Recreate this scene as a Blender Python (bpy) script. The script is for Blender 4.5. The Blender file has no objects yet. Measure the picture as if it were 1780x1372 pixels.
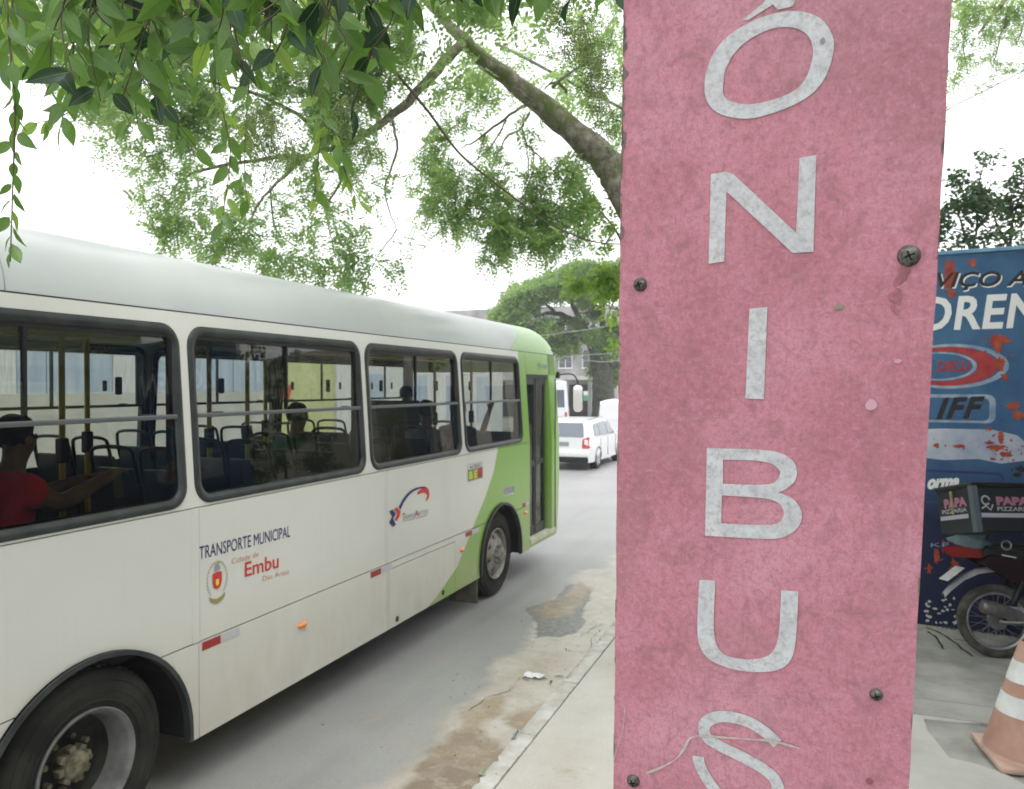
import bpy, bmesh, math, random
import numpy as np
from mathutils import Vector, Matrix
from mathutils.geometry import delaunay_2d_cdt
random.seed(7); RNG = np.random.default_rng(7)
R = math.radians
scene = bpy.context.scene
COL = scene.collection

# ------------------------------------------------------------------ camera, sky, light, exposure
FOC, CX, CY = 1350.0, 890.0, 686.0
YAW, PITCH, EYE = R(21.4), R(0.64), 2.5
cam_d = bpy.data.cameras.new('camera'); cam = bpy.data.objects.new('camera', cam_d); COL.objects.link(cam)
cam.location = (0, 0, EYE); cam.rotation_euler = (math.pi/2 - PITCH, 0, YAW)
cam_d.sensor_width = 36; cam_d.lens = 36*FOC/1780; cam_d.clip_start = 0.02; cam_d.clip_end = 2000
cam_d.dof.use_dof = True; cam_d.dof.focus_distance = 1.1; cam_d.dof.aperture_fstop = 12
scene.camera = cam

world = bpy.data.worlds.new('World'); scene.world = world; world.use_nodes = True
wn = world.node_tree; wn.nodes.clear()
sky = wn.nodes.new('ShaderNodeTexSky'); sky.sky_type = 'NISHITA'; sky.sun_disc = False
sky.sun_elevation = R(62); sky.sun_rotation = R(70); sky.dust_density = 3
mixw = wn.nodes.new('ShaderNodeMix'); mixw.data_type = 'RGBA'; mixw.inputs[0].default_value = 0.88
mixw.inputs[7].default_value = (14.2, 14.4, 14.6, 1)          # even overcast cloud layer over the sky
bg = wn.nodes.new('ShaderNodeBackground'); bg.inputs[1].default_value = 0.1
wo = wn.nodes.new('ShaderNodeOutputWorld')
wn.links.new(sky.outputs[0], mixw.inputs[6]); wn.links.new(mixw.outputs[2], bg.inputs[0]); wn.links.new(bg.outputs[0], wo.inputs[0])
sun_d = bpy.data.lights.new('sun', 'SUN'); sun_d.energy = 0.9; sun_d.angle = R(28); sun_d.color = (1, 0.97, 0.92)
sun = bpy.data.objects.new('sun', sun_d); COL.objects.link(sun); sun.location = (8, -4, 20)
sun.rotation_euler = (Vector((0.40, -0.20, 0.88))).to_track_quat('Z', 'Y').to_euler()
vs = scene.view_settings; vs.view_transform = 'Standard'; vs.look = 'None'; vs.gamma = 1; vs.exposure = 0.64
scene.render.engine = 'CYCLES'
scene.cycles.transparent_max_bounces = 24

# ------------------------------------------------------------------ measuring helpers (pixel of the photograph -> ray)
_F0 = Vector((-math.sin(YAW), math.cos(YAW), 0))
CR = Vector((math.cos(YAW), math.sin(YAW), 0))
CF = Vector((_F0.x*math.cos(PITCH), _F0.y*math.cos(PITCH), -math.sin(PITCH)))
CU = Vector((_F0.x*math.sin(PITCH), _F0.y*math.sin(PITCH), math.cos(PITCH)))
ORG = Vector((0, 0, EYE))
def ray(px, py): return CF + CR*((px-CX)/FOC) - CU*((py-CY)/FOC)
def at(px, py, z): return ORG + ray(px, py)*z                 # point at a given depth
def atZ(px, py, Z=0.0):
    d = ray(px, py); return ORG + d*((Z-EYE)/d.z)
def side_x(z): return -3.5 - 0.065*max(0.0, z-1.77)
def bus_yz(px, py):
    d = ray(px, py); z = 2.0; X = -3.5
    for _ in range(4):
        t = X/d.x; z = EYE + d.z*t; X = side_x(z)
    return (d.y*t, z)

# ------------------------------------------------------------------ materials
MATS = {}
def mat(name, col=(0.5, 0.5, 0.5), rough=0.6, metal=0.0, spec=0.28, **k):
    m = bpy.data.materials.new(name); m.use_nodes = True; MATS[name] = m
    b = m.node_tree.nodes['Principled BSDF']
    b.inputs['Base Color'].default_value = (*col, 1); b.inputs['Roughness'].default_value = rough
    b.inputs['Metallic'].default_value = metal; b.inputs['Specular IOR Level'].default_value = spec
    if 'coat' in k: b.inputs['Coat Weight'].default_value = k['coat']; b.inputs['Coat Roughness'].default_value = 0.08
    return m
def nd(m, t, **kw):
    n = m.node_tree.nodes.new(t)
    for a, v in kw.items(): setattr(n, a, v)
    return n
def lk(m, a, b): m.node_tree.links.new(a, b)
def coords(m, scale=(1, 1, 1), gen='Object'):
    tc = nd(m, 'ShaderNodeTexCoord'); mp = nd(m, 'ShaderNodeMapping'); mp.inputs['Scale'].default_value = scale
    lk(m, tc.outputs[gen], mp.inputs[0]); return mp.outputs[0]
def noise(m, vec, scale, detail=4, rough=0.55, dist=0.0):
    n = nd(m, 'ShaderNodeTexNoise'); n.inputs['Scale'].default_value = scale; n.inputs['Detail'].default_value = detail
    n.inputs['Roughness'].default_value = rough; n.inputs['Distortion'].default_value = dist
    lk(m, vec, n.inputs['Vector']); return n.outputs['Fac']
def ramp(m, fac, stops):
    r = nd(m, 'ShaderNodeValToRGB'); cr = r.color_ramp
    while len(cr.elements) < len(stops): cr.elements.new(0.5)
    for e, (p, c) in zip(cr.elements, stops):
        e.position = p; e.color = (*c, 1) if len(c) == 3 else c
    lk(m, fac, r.inputs[0]); return r.outputs[0]
def mixc(m, fac, a, b, mode='MIX'):
    x = nd(m, 'ShaderNodeMix', data_type='RGBA', blend_type=mode)
    for i, v in ((0, fac), (6, a), (7, b)):
        if hasattr(v, 'links') or hasattr(v, 'is_linked'): lk(m, v, x.inputs[i])
        elif isinstance(v, (int, float)): x.inputs[i].default_value = v
        else: x.inputs[i].default_value = (*v, 1)
    return x.outputs[2]
def base(m, sock): lk(m, sock, m.node_tree.nodes['Principled BSDF'].inputs['Base Color'])
def bump(m, fac, strength=0.2, dist=0.01):
    b = nd(m, 'ShaderNodeBump'); b.inputs['Strength'].default_value = strength; b.inputs['Distance'].default_value = dist
    lk(m, fac, b.inputs['Height']); lk(m, b.outputs[0], m.node_tree.nodes['Principled BSDF'].inputs['Normal'])
def mottled(name, c1, c2, scale=6, rough=0.7, bs=0.1, bd=0.004, lo=0.35, hi=0.65, detail=6, stretch=(1, 1, 1), **k):
    m = mat(name, c1, rough, **k); v = coords(m, stretch)
    base(m, ramp(m, noise(m, v, scale, detail), [(lo, c1), (hi, c2)]))
    if bs: bump(m, noise(m, v, scale*6, 4), bs, bd)
    return m

def paint(name, c):                                           # bus coachwork with road grime
    m = mat(name, c, 0.33, spec=0.5, coat=0.25); v = coords(m)
    d = noise(m, v, 0.9, 6, 0.6); col = ramp(m, d, [(0.3, tuple(x*0.93 for x in c)), (0.7, c)])
    vs_ = coords(m, (1, 9, 0.5)); s = noise(m, vs_, 3.0, 5, 0.6)
    col = mixc(m, ramp(m, s, [(0.55, (0, 0, 0)), (0.85, (0.13, 0.13, 0.13))]), col, (0.46, 0.42, 0.34))
    tc = nd(m, 'ShaderNodeTexCoord'); sp = nd(m, 'ShaderNodeSeparateXYZ'); lk(m, tc.outputs['Object'], sp.inputs[0])
    mr = nd(m, 'ShaderNodeMapRange'); mr.inputs[1].default_value = 1.2; mr.inputs[2].default_value = 0.3
    mr.inputs[3].default_value = 0; mr.inputs[4].default_value = 0.85; lk(m, sp.outputs[2], mr.inputs[0])
    n2 = noise(m, coords(m, (1, 2, 1)), 3, 6); mu = nd(m, 'ShaderNodeMath', operation='MULTIPLY')
    lk(m, mr.outputs[0], mu.inputs[0]); lk(m, n2, mu.inputs[1])
    base(m, mixc(m, mu.outputs[0], col, (0.42, 0.36, 0.27)))
    bump(m, noise(m, v, 2.2, 3, 0.5), 0.35, 0.02)
    rr = nd(m, 'ShaderNodeMapRange'); rr.inputs[3].default_value = 0.27; rr.inputs[4].default_value = 0.36
    lk(m, s, rr.inputs[0]); lk(m, rr.outputs[0], m.node_tree.nodes['Principled BSDF'].inputs['Roughness'])
    return m
M_white = paint('white_coachwork', (0.67, 0.665, 0.62))
M_roofw = mottled('shaded_roof_white', (0.45, 0.475, 0.475), (0.53, 0.55, 0.55), 0.8, 0.3, 0, detail=5)  # roof white greyed to carry the shade of the trees overhead
M_green = paint('green_coachwork', (0.185, 0.40, 0.032))
M_seal = mottled('grey_rubber_seal', (0.022, 0.027, 0.027), (0.045, 0.052, 0.050), 6, 0.42, 0)
M_alu = mat('dull_aluminium', (0.15, 0.16, 0.165), 0.42, 0.5)
M_black = mat('black_plastic', (0.012, 0.012, 0.014), 0.45)
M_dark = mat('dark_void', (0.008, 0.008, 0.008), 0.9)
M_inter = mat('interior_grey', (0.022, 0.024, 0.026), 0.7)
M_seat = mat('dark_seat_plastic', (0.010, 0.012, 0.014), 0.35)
M_yellow = mat('yellow_pole_paint', (0.60, 0.42, 0.02), 0.35)
M_tyre = mottled('tyre_rubber', (0.012, 0.012, 0.011), (0.032, 0.031, 0.026), 5, 0.9, 0.2)
M_rim = mottled('dusty_steel_rim', (0.16, 0.145, 0.12), (0.34, 0.33, 0.30), 9, 0.55, 0.15, metal=0.2)
M_rimg = mottled('grey_rim_barrel', (0.10, 0.10, 0.10), (0.20, 0.20, 0.195), 7, 0.55, 0.1)
M_disc = mottled('black_wheel_disc', (0.008, 0.008, 0.007), (0.03, 0.028, 0.022), 9, 0.7, 0.1)  # near-black disc at the back of the rear rim
M_hub = mottled('greasy_hub', (0.07, 0.06, 0.04), (0.24, 0.22, 0.15), 18, 0.6, 0.2)
M_amber = mat('amber_lens', (0.85, 0.24, 0.02), 0.15, coat=1)
M_red = mat('red_lens', (0.55, 0.02, 0.02), 0.2, coat=1)
M_redst = mat('red_reflector_sticker', (0.32, 0.03, 0.03), 0.3)
M_whst = mat('silver_reflector_sticker', (0.48, 0.48, 0.50), 0.35)
M_navy = mat('navy_print', (0.022, 0.03, 0.14), 0.45)
M_redp = mat('red_print', (0.55, 0.05, 0.04), 0.45)
M_pinkp = mat('faded_red_print', (0.62, 0.30, 0.25), 0.5)
M_olive = mat('olive_gold_print', (0.30, 0.27, 0.10), 0.5)
M_greenp = mat('green_print', (0.12, 0.32, 0.10), 0.5)
M_yelp = mat('yellow_print', (0.75, 0.62, 0.06), 0.5)
M_whitep = mat('white_print', (0.74, 0.74, 0.74), 0.5)
M_blackp = mat('black_print', (0.012, 0.012, 0.014), 0.5)
M_greyp = mat('grey_print', (0.30, 0.30, 0.32), 0.5)
M_orange = mat('orange_peeled_paint', (0.55, 0.10, 0.03), 0.7)
M_card = mat('cream_shop_wall', (0.62, 0.64, 0.42), 0.7)

def glass(name, tint, ior, rough=0.0):
    m = bpy.data.materials.new(name); m.use_nodes = True; nt = m.node_tree; nt.nodes.clear()
    o = nd(m, 'ShaderNodeOutputMaterial'); t = nd(m, 'ShaderNodeBsdfTransparent'); t.inputs[0].default_value = (*tint, 1)
    g = nd(m, 'ShaderNodeBsdfGlossy'); g.inputs['Roughness'].default_value = rough; g.inputs[0].default_value = (0.95, 0.97, 0.95, 1)
    f = nd(m, 'ShaderNodeFresnel'); f.inputs[0].default_value = ior
    x = nd(m, 'ShaderNodeMixShader'); lk(m, f.outputs[0], x.inputs[0]); lk(m, t.outputs[0], x.inputs[1]); lk(m, g.outputs[0], x.inputs[2])
    lk(m, x.outputs[0], o.inputs[0]); return m
M_glass = glass('tinted_bus_glass', (0.52, 0.56, 0.53), 1.58)
M_clear = glass('clear_bus_glass', (0.92, 0.95, 0.94), 1.35)
M_mirror = mat('mirror_glass', (0.85, 0.87, 0.85), 0.03, 1.0)
M_cglass = mat('dark_car_glass', (0.13, 0.15, 0.19), 0.06, 0, 0.9)

def foliage(name, c_dark, c_light, trans, k=0.5, nscale=1.3):
    m = bpy.data.materials.new(name); m.use_nodes = True; nt = m.node_tree; nt.nodes.clear()
    o = nd(m, 'ShaderNodeOutputMaterial'); v = coords(m)
    at_ = nd(m, 'ShaderNodeAttribute'); at_.attribute_name = 'tone'
    n = noise(m, v, nscale, 3); ad = nd(m, 'ShaderNodeMath', operation='ADD'); lk(m, n, ad.inputs[0]); lk(m, at_.outputs['Fac'], ad.inputs[1])
    oi = nd(m, 'ShaderNodeObjectInfo'); a2 = nd(m, 'ShaderNodeMath', operation='MULTIPLY_ADD'); a2.inputs[1].default_value = 0.45
    lk(m, oi.outputs['Random'], a2.inputs[0]); lk(m, ad.outputs[0], a2.inputs[2])
    col = ramp(m, a2.outputs[0], [(0.35, c_dark), (0.95, c_light)])
    d = nd(m, 'ShaderNodeBsdfDiffuse'); lk(m, col, d.inputs[0])
    t = nd(m, 'ShaderNodeBsdfTranslucent'); lk(m, mixc(m, 0.65, col, trans), t.inputs[0])
    g = nd(m, 'ShaderNodeBsdfGlossy'); g.inputs['Roughness'].default_value = 0.38; g.inputs[0].default_value = (0.9, 0.95, 0.95, 1)
    x = nd(m, 'ShaderNodeMixShader'); x.inputs[0].default_value = k; lk(m, d.outputs[0], x.inputs[1]); lk(m, t.outputs[0], x.inputs[2])
    y = nd(m, 'ShaderNodeMixShader'); y.inputs[0].default_value = 0.035; lk(m, x.outputs[0], y.inputs[1]); lk(m, g.outputs[0], y.inputs[2])
    lk(m, y.outputs[0], o.inputs[0]); return m
M_leafbig = foliage('glossy_broad_leaf', (0.020, 0.060, 0.012), (0.12, 0.235, 0.04), (0.22, 0.44, 0.045), 0.42, 2.0)
M_leafdark = foliage('deep_green_leaf', (0.008, 0.028, 0.010), (0.022, 0.07, 0.02), (0.03, 0.09, 0.015), 0.2, 2.0)
M_leafyoung = foliage('young_pale_leaf', (0.12, 0.24, 0.03), (0.26, 0.42, 0.06), (0.45, 0.65, 0.08), 0.55, 2.0)
M_leaffine = foliage('fine_feathery_leaf', (0.10, 0.19, 0.06), (0.27, 0.40, 0.13), (0.46, 0.64, 0.20), 0.62, 0.9)
M_leaffar = foliage('far_tree_leaf', (0.06, 0.135, 0.045), (0.26, 0.40, 0.11), (0.38, 0.56, 0.14), 0.5, 0.35)
M_leafbush = foliage('shrub_leaf', (0.022, 0.055, 0.02), (0.07, 0.14, 0.04), (0.10, 0.2, 0.04), 0.35, 1.5)
M_vein = mat('leaf_vein', (0.24, 0.33, 0.10), 0.6)
M_berry = mottled('green_berries', (0.10, 0.15, 0.05), (0.22, 0.27, 0.12), 30, 0.6, 0)
M_stem = mottled('brown_twig', (0.07, 0.05, 0.03), (0.14, 0.12, 0.07), 20, 0.8, 0)
def bark(name, c1, c2, moss):
    m = mat(name, c1, 0.95); v = coords(m)
    c = ramp(m, noise(m, v, 9, 8, 0.65), [(0.35, c1), (0.65, c2)])
    c = mixc(m, ramp(m, noise(m, v, 3.2, 7, 0.7), [(0.48, (0, 0, 0)), (0.60, (1, 1, 1))]), c, moss); base(m, c)
    bump(m, noise(m, coords(m, (1, 1, 0.35)), 22, 8, 0.7), 0.9, 0.03); return m
M_bark = bark('mossy_bark', (0.11, 0.09, 0.075), (0.38, 0.34, 0.30), (0.12, 0.15, 0.045))
M_barkfar = bark('dark_bark', (0.05, 0.045, 0.04), (0.16, 0.15, 0.13), (0.06, 0.08, 0.04))

# ------------------------------------------------------------------ object helpers
def tag(o, label=None, cat=None, group=None, kind=None):
    if label: o['label'] = label
    if cat: o['category'] = cat
    if group: o['group'] = group
    if kind: o['kind'] = kind
    return o
def empty(name, loc=(0, 0, 0), label=None, cat=None, group=None, rz=0):
    o = bpy.data.objects.new(name, None); COL.objects.link(o); o.location = loc; o.rotation_euler = (0, 0, rz)
    o.empty_display_size = 0.1
    return tag(o, label, cat, group)
def link(name, me, parent=None, local=False):
    o = bpy.data.objects.new(name, me); COL.objects.link(o)
    if parent:
        o.parent = parent
        if not local:                                          # vertices given in world space
            o.matrix_parent_inverse = world_of(parent).inverted()
    return o
def world_of(o):
    m = Matrix.LocRotScale(o.location, o.rotation_euler, o.scale)
    return (world_of(o.parent) @ o.matrix_parent_inverse @ m) if o.parent else m
def mesh(name, V, F, mats, parent=None, smooth=False, idx=None, local=False, angle=None):
    me = bpy.data.meshes.new(name); me.from_pydata([tuple(v) for v in V], [], F)
    for m in (mats if isinstance(mats, (list, tuple)) else [mats]): me.materials.append(m)
    if idx: me.polygons.foreach_set('material_index', idx)
    if smooth: me.polygons.foreach_set('use_smooth', [True]*len(me.polygons))
    me.update()
    if angle: me.set_sharp_from_angle(angle=R(angle))
    return link(name, me, parent, local)
class MB:
    def __init__(s): s.v = []; s.f = []; s.i = []; s.m = 0
    def add(s, V, F):
        o = len(s.v); s.v += [Vector(v) for v in V]; s.f += [tuple(a+o for a in f) for f in F]; s.i += [s.m]*len(F); return s
    def box(s, x0, y0, z0, x1, y1, z1, M=None, bev=0.0):
        b = bmesh.new(); bmesh.ops.create_cube(b, size=1)
        for v in b.verts: v.co = Vector(((x0+x1)/2+v.co.x*(x1-x0), (y0+y1)/2+v.co.y*(y1-y0), (z0+z1)/2+v.co.z*(z1-z0)))
        if bev: bmesh.ops.bevel(b, geom=b.edges[:], offset=bev, segments=2, affect='EDGES', profile=0.6)
        if M is not None: b.transform(M)
        b.verts.index_update(); s.add([v.co.copy() for v in b.verts], [[v.index for v in f.verts] for f in b.faces]); b.free(); return s
    def tube(s, pts, r, n=8, cap=True, closed=False):
        pts = [Vector(p) for p in pts]; k = len(pts); rs = r if isinstance(r, (list, tuple)) else [r]*k
        V = []; prev = None
        for i, p in enumerate(pts):
            a = pts[(i-1) % k] if (i or closed) else p; c = pts[(i+1) % k] if (i < k-1 or closed) else p
            t = (c-a).normalized()
            if prev is None: u = t.orthogonal().normalized()
            else:
                u = prev - t*prev.dot(t); u = u.normalized() if u.length > 1e-6 else t.orthogonal().normalized()
            prev = u; w = t.cross(u)
            for j in range(n):
                q = 2*math.pi*j/n; V.append(p + (u*math.cos(q)+w*math.sin(q))*rs[i])
        F = []
        for i in range(k if closed else k-1):
            for j in range(n):
                a = i*n+j; b2 = i*n+(j+1) % n; c = ((i+1) % k)*n+(j+1) % n; d = ((i+1) % k)*n+j; F.append((a, b2, c, d))
        if cap and not closed: F.append(tuple(range(n-1, -1, -1))); F.append(tuple((k-1)*n+j for j in range(n)))
        return s.add(V, F)
    def lathe(s, prof, c, ax, n=32):                           # prof: (along axis, radius)
        ax = Vector(ax).normalized(); u = ax.orthogonal().normalized(); w = ax.cross(u); c = Vector(c); V = []; F = []
        for (h, r) in prof:
            for j in range(n):
                q = 2*math.pi*j/n; V.append(c+ax*h+(u*math.cos(q)+w*math.sin(q))*r)
        for i in range(len(prof)-1):
            for j in range(n): F.append((i*n+j, i*n+(j+1) % n, (i+1)*n+(j+1) % n, (i+1)*n+j))
        return s.add(V, F)
    def build(s, name, mats, parent=None, smooth=False, local=False, angle=None):
        return mesh(name, s.v, s.f, mats, parent, smooth, s.i, local, angle)
def inside(p, poly):
    x, y = p; c = False; n = len(poly); j = n-1
    for i in range(n):
        xi, yi = poly[i]; xj, yj = poly[j]
        if (yi > y) != (yj > y) and x < (xj-xi)*(y-yi)/(yj-yi)+xi: c = not c
        j = i
    return c
def rrect(a0, b0, a1, b1, r, n=6):
    P = []
    for cx, cy, s in ((a1-r, b1-r, 0), (a0+r, b1-r, 90), (a0+r, b0+r, 180), (a1-r, b0+r, 270)):
        for k in range(n+1):
            q = R(s+90*k/n); P.append((cx+r*math.cos(q), cy+r*math.sin(q)))
    return P
def plate(name, outer, cuts, to3, mats, parent, depth_vec, lines=(), which=None, smooth=False):
    P = []; E = []
    for poly in [outer]+list(cuts):
        o = len(P); n = len(poly); P += [Vector(p) for p in poly]; E += [(o+i, o+(i+1) % n) for i in range(n)]
    for ln in lines:
        o = len(P); P += [Vector(p) for p in ln]; E += [(o+i, o+i+1) for i in range(len(ln)-1)]
    vo, eo, fo, *_ = delaunay_2d_cdt(P, E, [], 0, 1e-5)
    keep = []; idx = []
    for f in fo:
        c = sum((vo[i] for i in f), Vector((0, 0)))/3
        if inside(c, outer) and not any(inside(c, q) for q in cuts):
            keep.append(tuple(f)); idx.append(which(c) if which else 0)
    ec = {}
    for f, ii in zip(keep, idx):
        for a, b in ((f[0], f[1]), (f[1], f[2]), (f[2], f[0])): ec.setdefault(frozenset((a, b)), []).append((a, b, ii))
    used = sorted({i for f in keep for i in f}); mp = {u: k for k, u in enumerate(used)}
    V = [Vector(to3(*vo[u])) for u in used]; n0 = len(V); dv = Vector(depth_vec); V += [v+dv for v in V]
    F = [tuple(mp[i] for i in f) for f in keep]; I = list(idx)
    for es in ec.values():
        if len(es) == 1:
            a, b, ii = es[0]; a, b = mp[a], mp[b]; F.append((b, a, a+n0, b+n0)); I.append(ii)
    return mesh(name, V, F, mats, parent, smooth, I)

def text(name, s, org, right, up, h, m, parent=None, width=None, shear=0, bold=0.0, spacing=1.0, ext=0.0, align='LEFT'):
    c = bpy.data.curves.new(name, 'FONT'); c.body = s; c.size = 1; c.shear = shear; c.offset = bold; c.space_character = spacing
    c.resolution_u = 3; c.extrude = 0
    o = bpy.data.objects.new(name, c); COL.objects.link(o)
    dg = bpy.context.evaluated_depsgraph_get(); me = bpy.data.meshes.new_from_object(o.evaluated_get(dg))
    bpy.data.objects.remove(o); bpy.data.curves.remove(c)
    xs = [v.co.x for v in me.vertices]; x0, x1 = min(xs), max(xs)
    right = Vector(right); up = Vector(up).normalized()
    sy = h/0.70; sx = (width/(x1-x0)) if width else sy*right.length
    right = right.normalized()
    off = {'LEFT': 0, 'CENTER': (x1-x0)/2}[align]
    for v in me.vertices: v.co = Vector(org) + right*((v.co.x-x0-off)*sx) + up*(v.co.y*sy)
    me.materials.clear(); me.materials.append(m); me.name = name
    return link(name, me, parent)
def ribbon(pts, w):                                           # flat 2D stroke with width -> polygon quads
    pts = [Vector(p) for p in pts]; L = []; Rr = []
    ws = w if isinstance(w, (list, tuple)) else [w]*len(pts)
    for i, p in enumerate(pts):
        t = (pts[min(i+1, len(pts)-1)]-pts[max(i-1, 0)]).normalized(); n = Vector((-t.y, t.x))*ws[i]/2
        L.append(p+n); Rr.append(p-n)
    k = len(pts); return L+Rr, [(i, i+1, k+i+1, k+i) for i in range(k-1)]
def blob(cx, cy, rx, ry, n=14, j=0.25, rnd=random):
    return [(cx+rx*(1+rnd.uniform(-j, j))*math.cos(2*math.pi*k/n), cy+ry*(1+rnd.uniform(-j, j))*math.sin(2*math.pi*k/n)) for k in range(n)]
def spline(pts, n=8):
    P = [Vector(p) for p in pts]; out = []
    for i in range(len(P)-1):
        a = P[max(i-1, 0)]; b = P[i]; c = P[i+1]; d = P[min(i+2, len(P)-1)]
        for k in range(n):
            t = k/n; out.append(0.5*((2*b)+(c-a)*t+(2*a-5*b+4*c-d)*t*t+(3*b-a-3*c+d)*t**3))
    return out+[P[-1]]

# ------------------------------------------------------------------ ground, road, kerb, pavement
KX = -1.93                                                    # kerb line
m = mat('asphalt', (0.2, 0.2, 0.2), 0.42, spec=0.5)
v = coords(m)
col = ramp(m, noise(m, v, 0.7, 8, 0.6), [(0.3, (0.27, 0.272, 0.275)), (0.7, (0.37, 0.37, 0.366))])
col = mixc(m, ramp(m, noise(m, v, 150, 3, 0.7), [(0.46, (0, 0, 0)), (0.62, (0.8, 0.8, 0.8))]), col, (0.40, 0.395, 0.38))
col = mixc(m, ramp(m, noise(m, v, 320, 2, 0.8), [(0.56, (0, 0, 0)), (0.66, (0.9, 0.9, 0.9))]), col, (0.10, 0.10, 0.10))
col = mixc(m, ramp(m, noise(m, coords(m, (1.6, 0.12, 1)), 1.3, 5, 0.6), [(0.5, (0, 0, 0)), (0.75, (0.35, 0.35, 0.35))]), col, (0.17, 0.17, 0.17))
vo = nd(m, 'ShaderNodeTexVoronoi'); vo.inputs['Scale'].default_value = 90; lk(m, v, vo.inputs['Vector'])
col = mixc(m, ramp(m, vo.outputs['Distance'], [(0.05, (0.5, 0.5, 0.5)), (0.3, (0, 0, 0))]), col, (0.09, 0.09, 0.095))
sp = nd(m, 'ShaderNodeSeparateXYZ'); lk(m, v, sp.inputs[0])
def band(m, xsock, a, b, n_sock, amt):                         # 0..1 mask rising from a to b along X, edges broken by noise
    ma = nd(m, 'ShaderNodeMath', operation='MULTIPLY_ADD'); ma.inputs[1].default_value = amt; lk(m, n_sock, ma.inputs[0]); lk(m, xsock, ma.inputs[2])
    mr = nd(m, 'ShaderNodeMapRange'); mr.inputs[1].default_value = a; mr.inputs[2].default_value = b; lk(m, ma.outputs[0], mr.inputs[0]); return mr.outputs[0]
# pale dusty gutter strip beside the kerb
dust = band(m, sp.outputs[0], -2.32, -2.15, noise(m, v, 1.6, 6, 0.6), 0.55)
gut = ramp(m, noise(m, v, 2.3, 7, 0.6), [(0.32, (0.37, 0.32, 0.25)), (0.6, (0.50, 0.47, 0.41))])
gut = mixc(m, ramp(m, noise(m, v, 120, 3, 0.7), [(0.45, (0, 0, 0)), (0.7, (0.5, 0.5, 0.5))]), gut, (0.25, 0.22, 0.19))
col = mixc(m, dust, col, gut)
# scattered sand
col = mixc(m, ramp(m, noise(m, coords(m, (1, 1.3, 1)), 2.1, 7, 0.62, 0.4), [(0.62, (0, 0, 0)), (0.70, (0.5, 0.5, 0.5))]), col, (0.40, 0.31, 0.21))
base(m, col); bump(m, noise(m, v, 130, 4, 0.7), 0.35, 0.004)
M_road = m
def sheet(name, x0, x1, y0, y1, z, m, nx=1, ny=1, zf=None):
    V = []; F = []
    for j in range(ny+1):
        for i in range(nx+1):
            x = x0+(x1-x0)*i/nx; y = y0+(y1-y0)*j/ny; V.append((x, y, z+(zf(x, y) if zf else 0)))
    for j in range(ny):
        for i in range(nx): a = j*(nx+1)+i; F.append((a, a+1, a+nx+2, a+nx+1))
    return mesh(name, V, F, m, smooth=bool(zf))
M_soil = mottled('packed_earth', (0.22, 0.20, 0.17), (0.32, 0.30, 0.26), 0.5, 0.95)
tag(sheet('ground', -300, 300, -300, 300, -0.02, M_soil), kind='structure')
tag(sheet('road', -12.0, KX+0.02, -40, 260, 0.0, M_road), kind='structure')
# the worn strip beside the kerb: broken cement, bare grey holes and brown silt, as relief and dirt masks on one sheet
def vnoise(x, y, seed=0):
    xi = np.floor(x).astype(np.int64); yi = np.floor(y).astype(np.int64); fx = x-xi; fy = y-yi; fx = fx*fx*(3-2*fx); fy = fy*fy*(3-2*fy)
    def h(a, b_):
        n_ = (a*374761393+b_*668265263+seed*1442695) & 0x7fffffff; n_ = ((n_ ^ (n_ >> 13))*1274126177) & 0x7fffffff; return ((n_ ^ (n_ >> 16)) % 65536)/65536.0
    return (h(xi, yi)*(1-fx)+h(xi+1, yi)*fx)*(1-fy)+(h(xi, yi+1)*(1-fx)+h(xi+1, yi+1)*fx)*fy
def fbm(x, y, seed=0, o=6):
    r_ = 0; a_ = 0.5
    for k in range(o): r_ = r_+a_*(vnoise(x, y, seed+k)-0.5); x = x*2.03+5.1; y = y*2.03+1.7; a_ *= 0.55
    return r_
def sdist(x, y, poly):                                        # signed distance, positive inside
    d = np.full(x.shape, 1e9); ins = np.zeros(x.shape, bool); n_ = len(poly)
    for i in range(n_):
        ax_, ay = poly[i]; bx, by = poly[(i+1) % n_]; ex, ey = bx-ax_, by-ay; t = np.clip(((x-ax_)*ex+(y-ay)*ey)/(ex*ex+ey*ey+1e-12), 0, 1)
        d = np.minimum(d, np.hypot(x-ax_-t*ex, y-ay-t*ey)); c_ = ((ay > y) != (by > y)) & (x < (bx-ax_)*(y-ay)/(by-ay+1e-12)+ax_); ins ^= c_
    return np.where(ins, d, -d)
GX0, GX1, GY0, GY1 = -3.3, KX+0.01, 3.2, 12.0
nx, ny = 150, 900
gx, gy = np.meshgrid(np.linspace(GX0, GX1, nx+1), np.linspace(GY0, GY1, ny+1))
def pxy(pix): return [tuple(atZ(x, y, 0.01)[:2]) for x, y in pix]
def mask(pix, amp, soft, seed, sc=3.0): return np.clip((sdist(gx, gy, pxy(pix))+amp*fbm(gx*sc, gy*sc, seed))/soft+0.5, 0, 1)
cem = mask([(1100, 960), (1100, 1080), (1050, 1130), (990, 1180), (900, 1400), (600, 1450), (690, 1372), (760, 1290), (850, 1190), (905, 1120), (930, 1075), (1000, 1010), (1050, 975)], 0.50, 0.16, 3, 2.6)
tar = mask([(1012, 1020), (1030, 1030), (1012, 1060), (1020, 1078), (1000, 1100), (975, 1108), (930, 1110), (925, 1080), (918, 1058), (960, 1042), (990, 1015)], 0.16, 0.03, 11, 4)
d1 = mask([(1010, 1013), (1028, 1022), (1014, 1048), (990, 1068), (945, 1076), (922, 1060), (962, 1042)], 0.2, 0.08, 21, 5)
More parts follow.
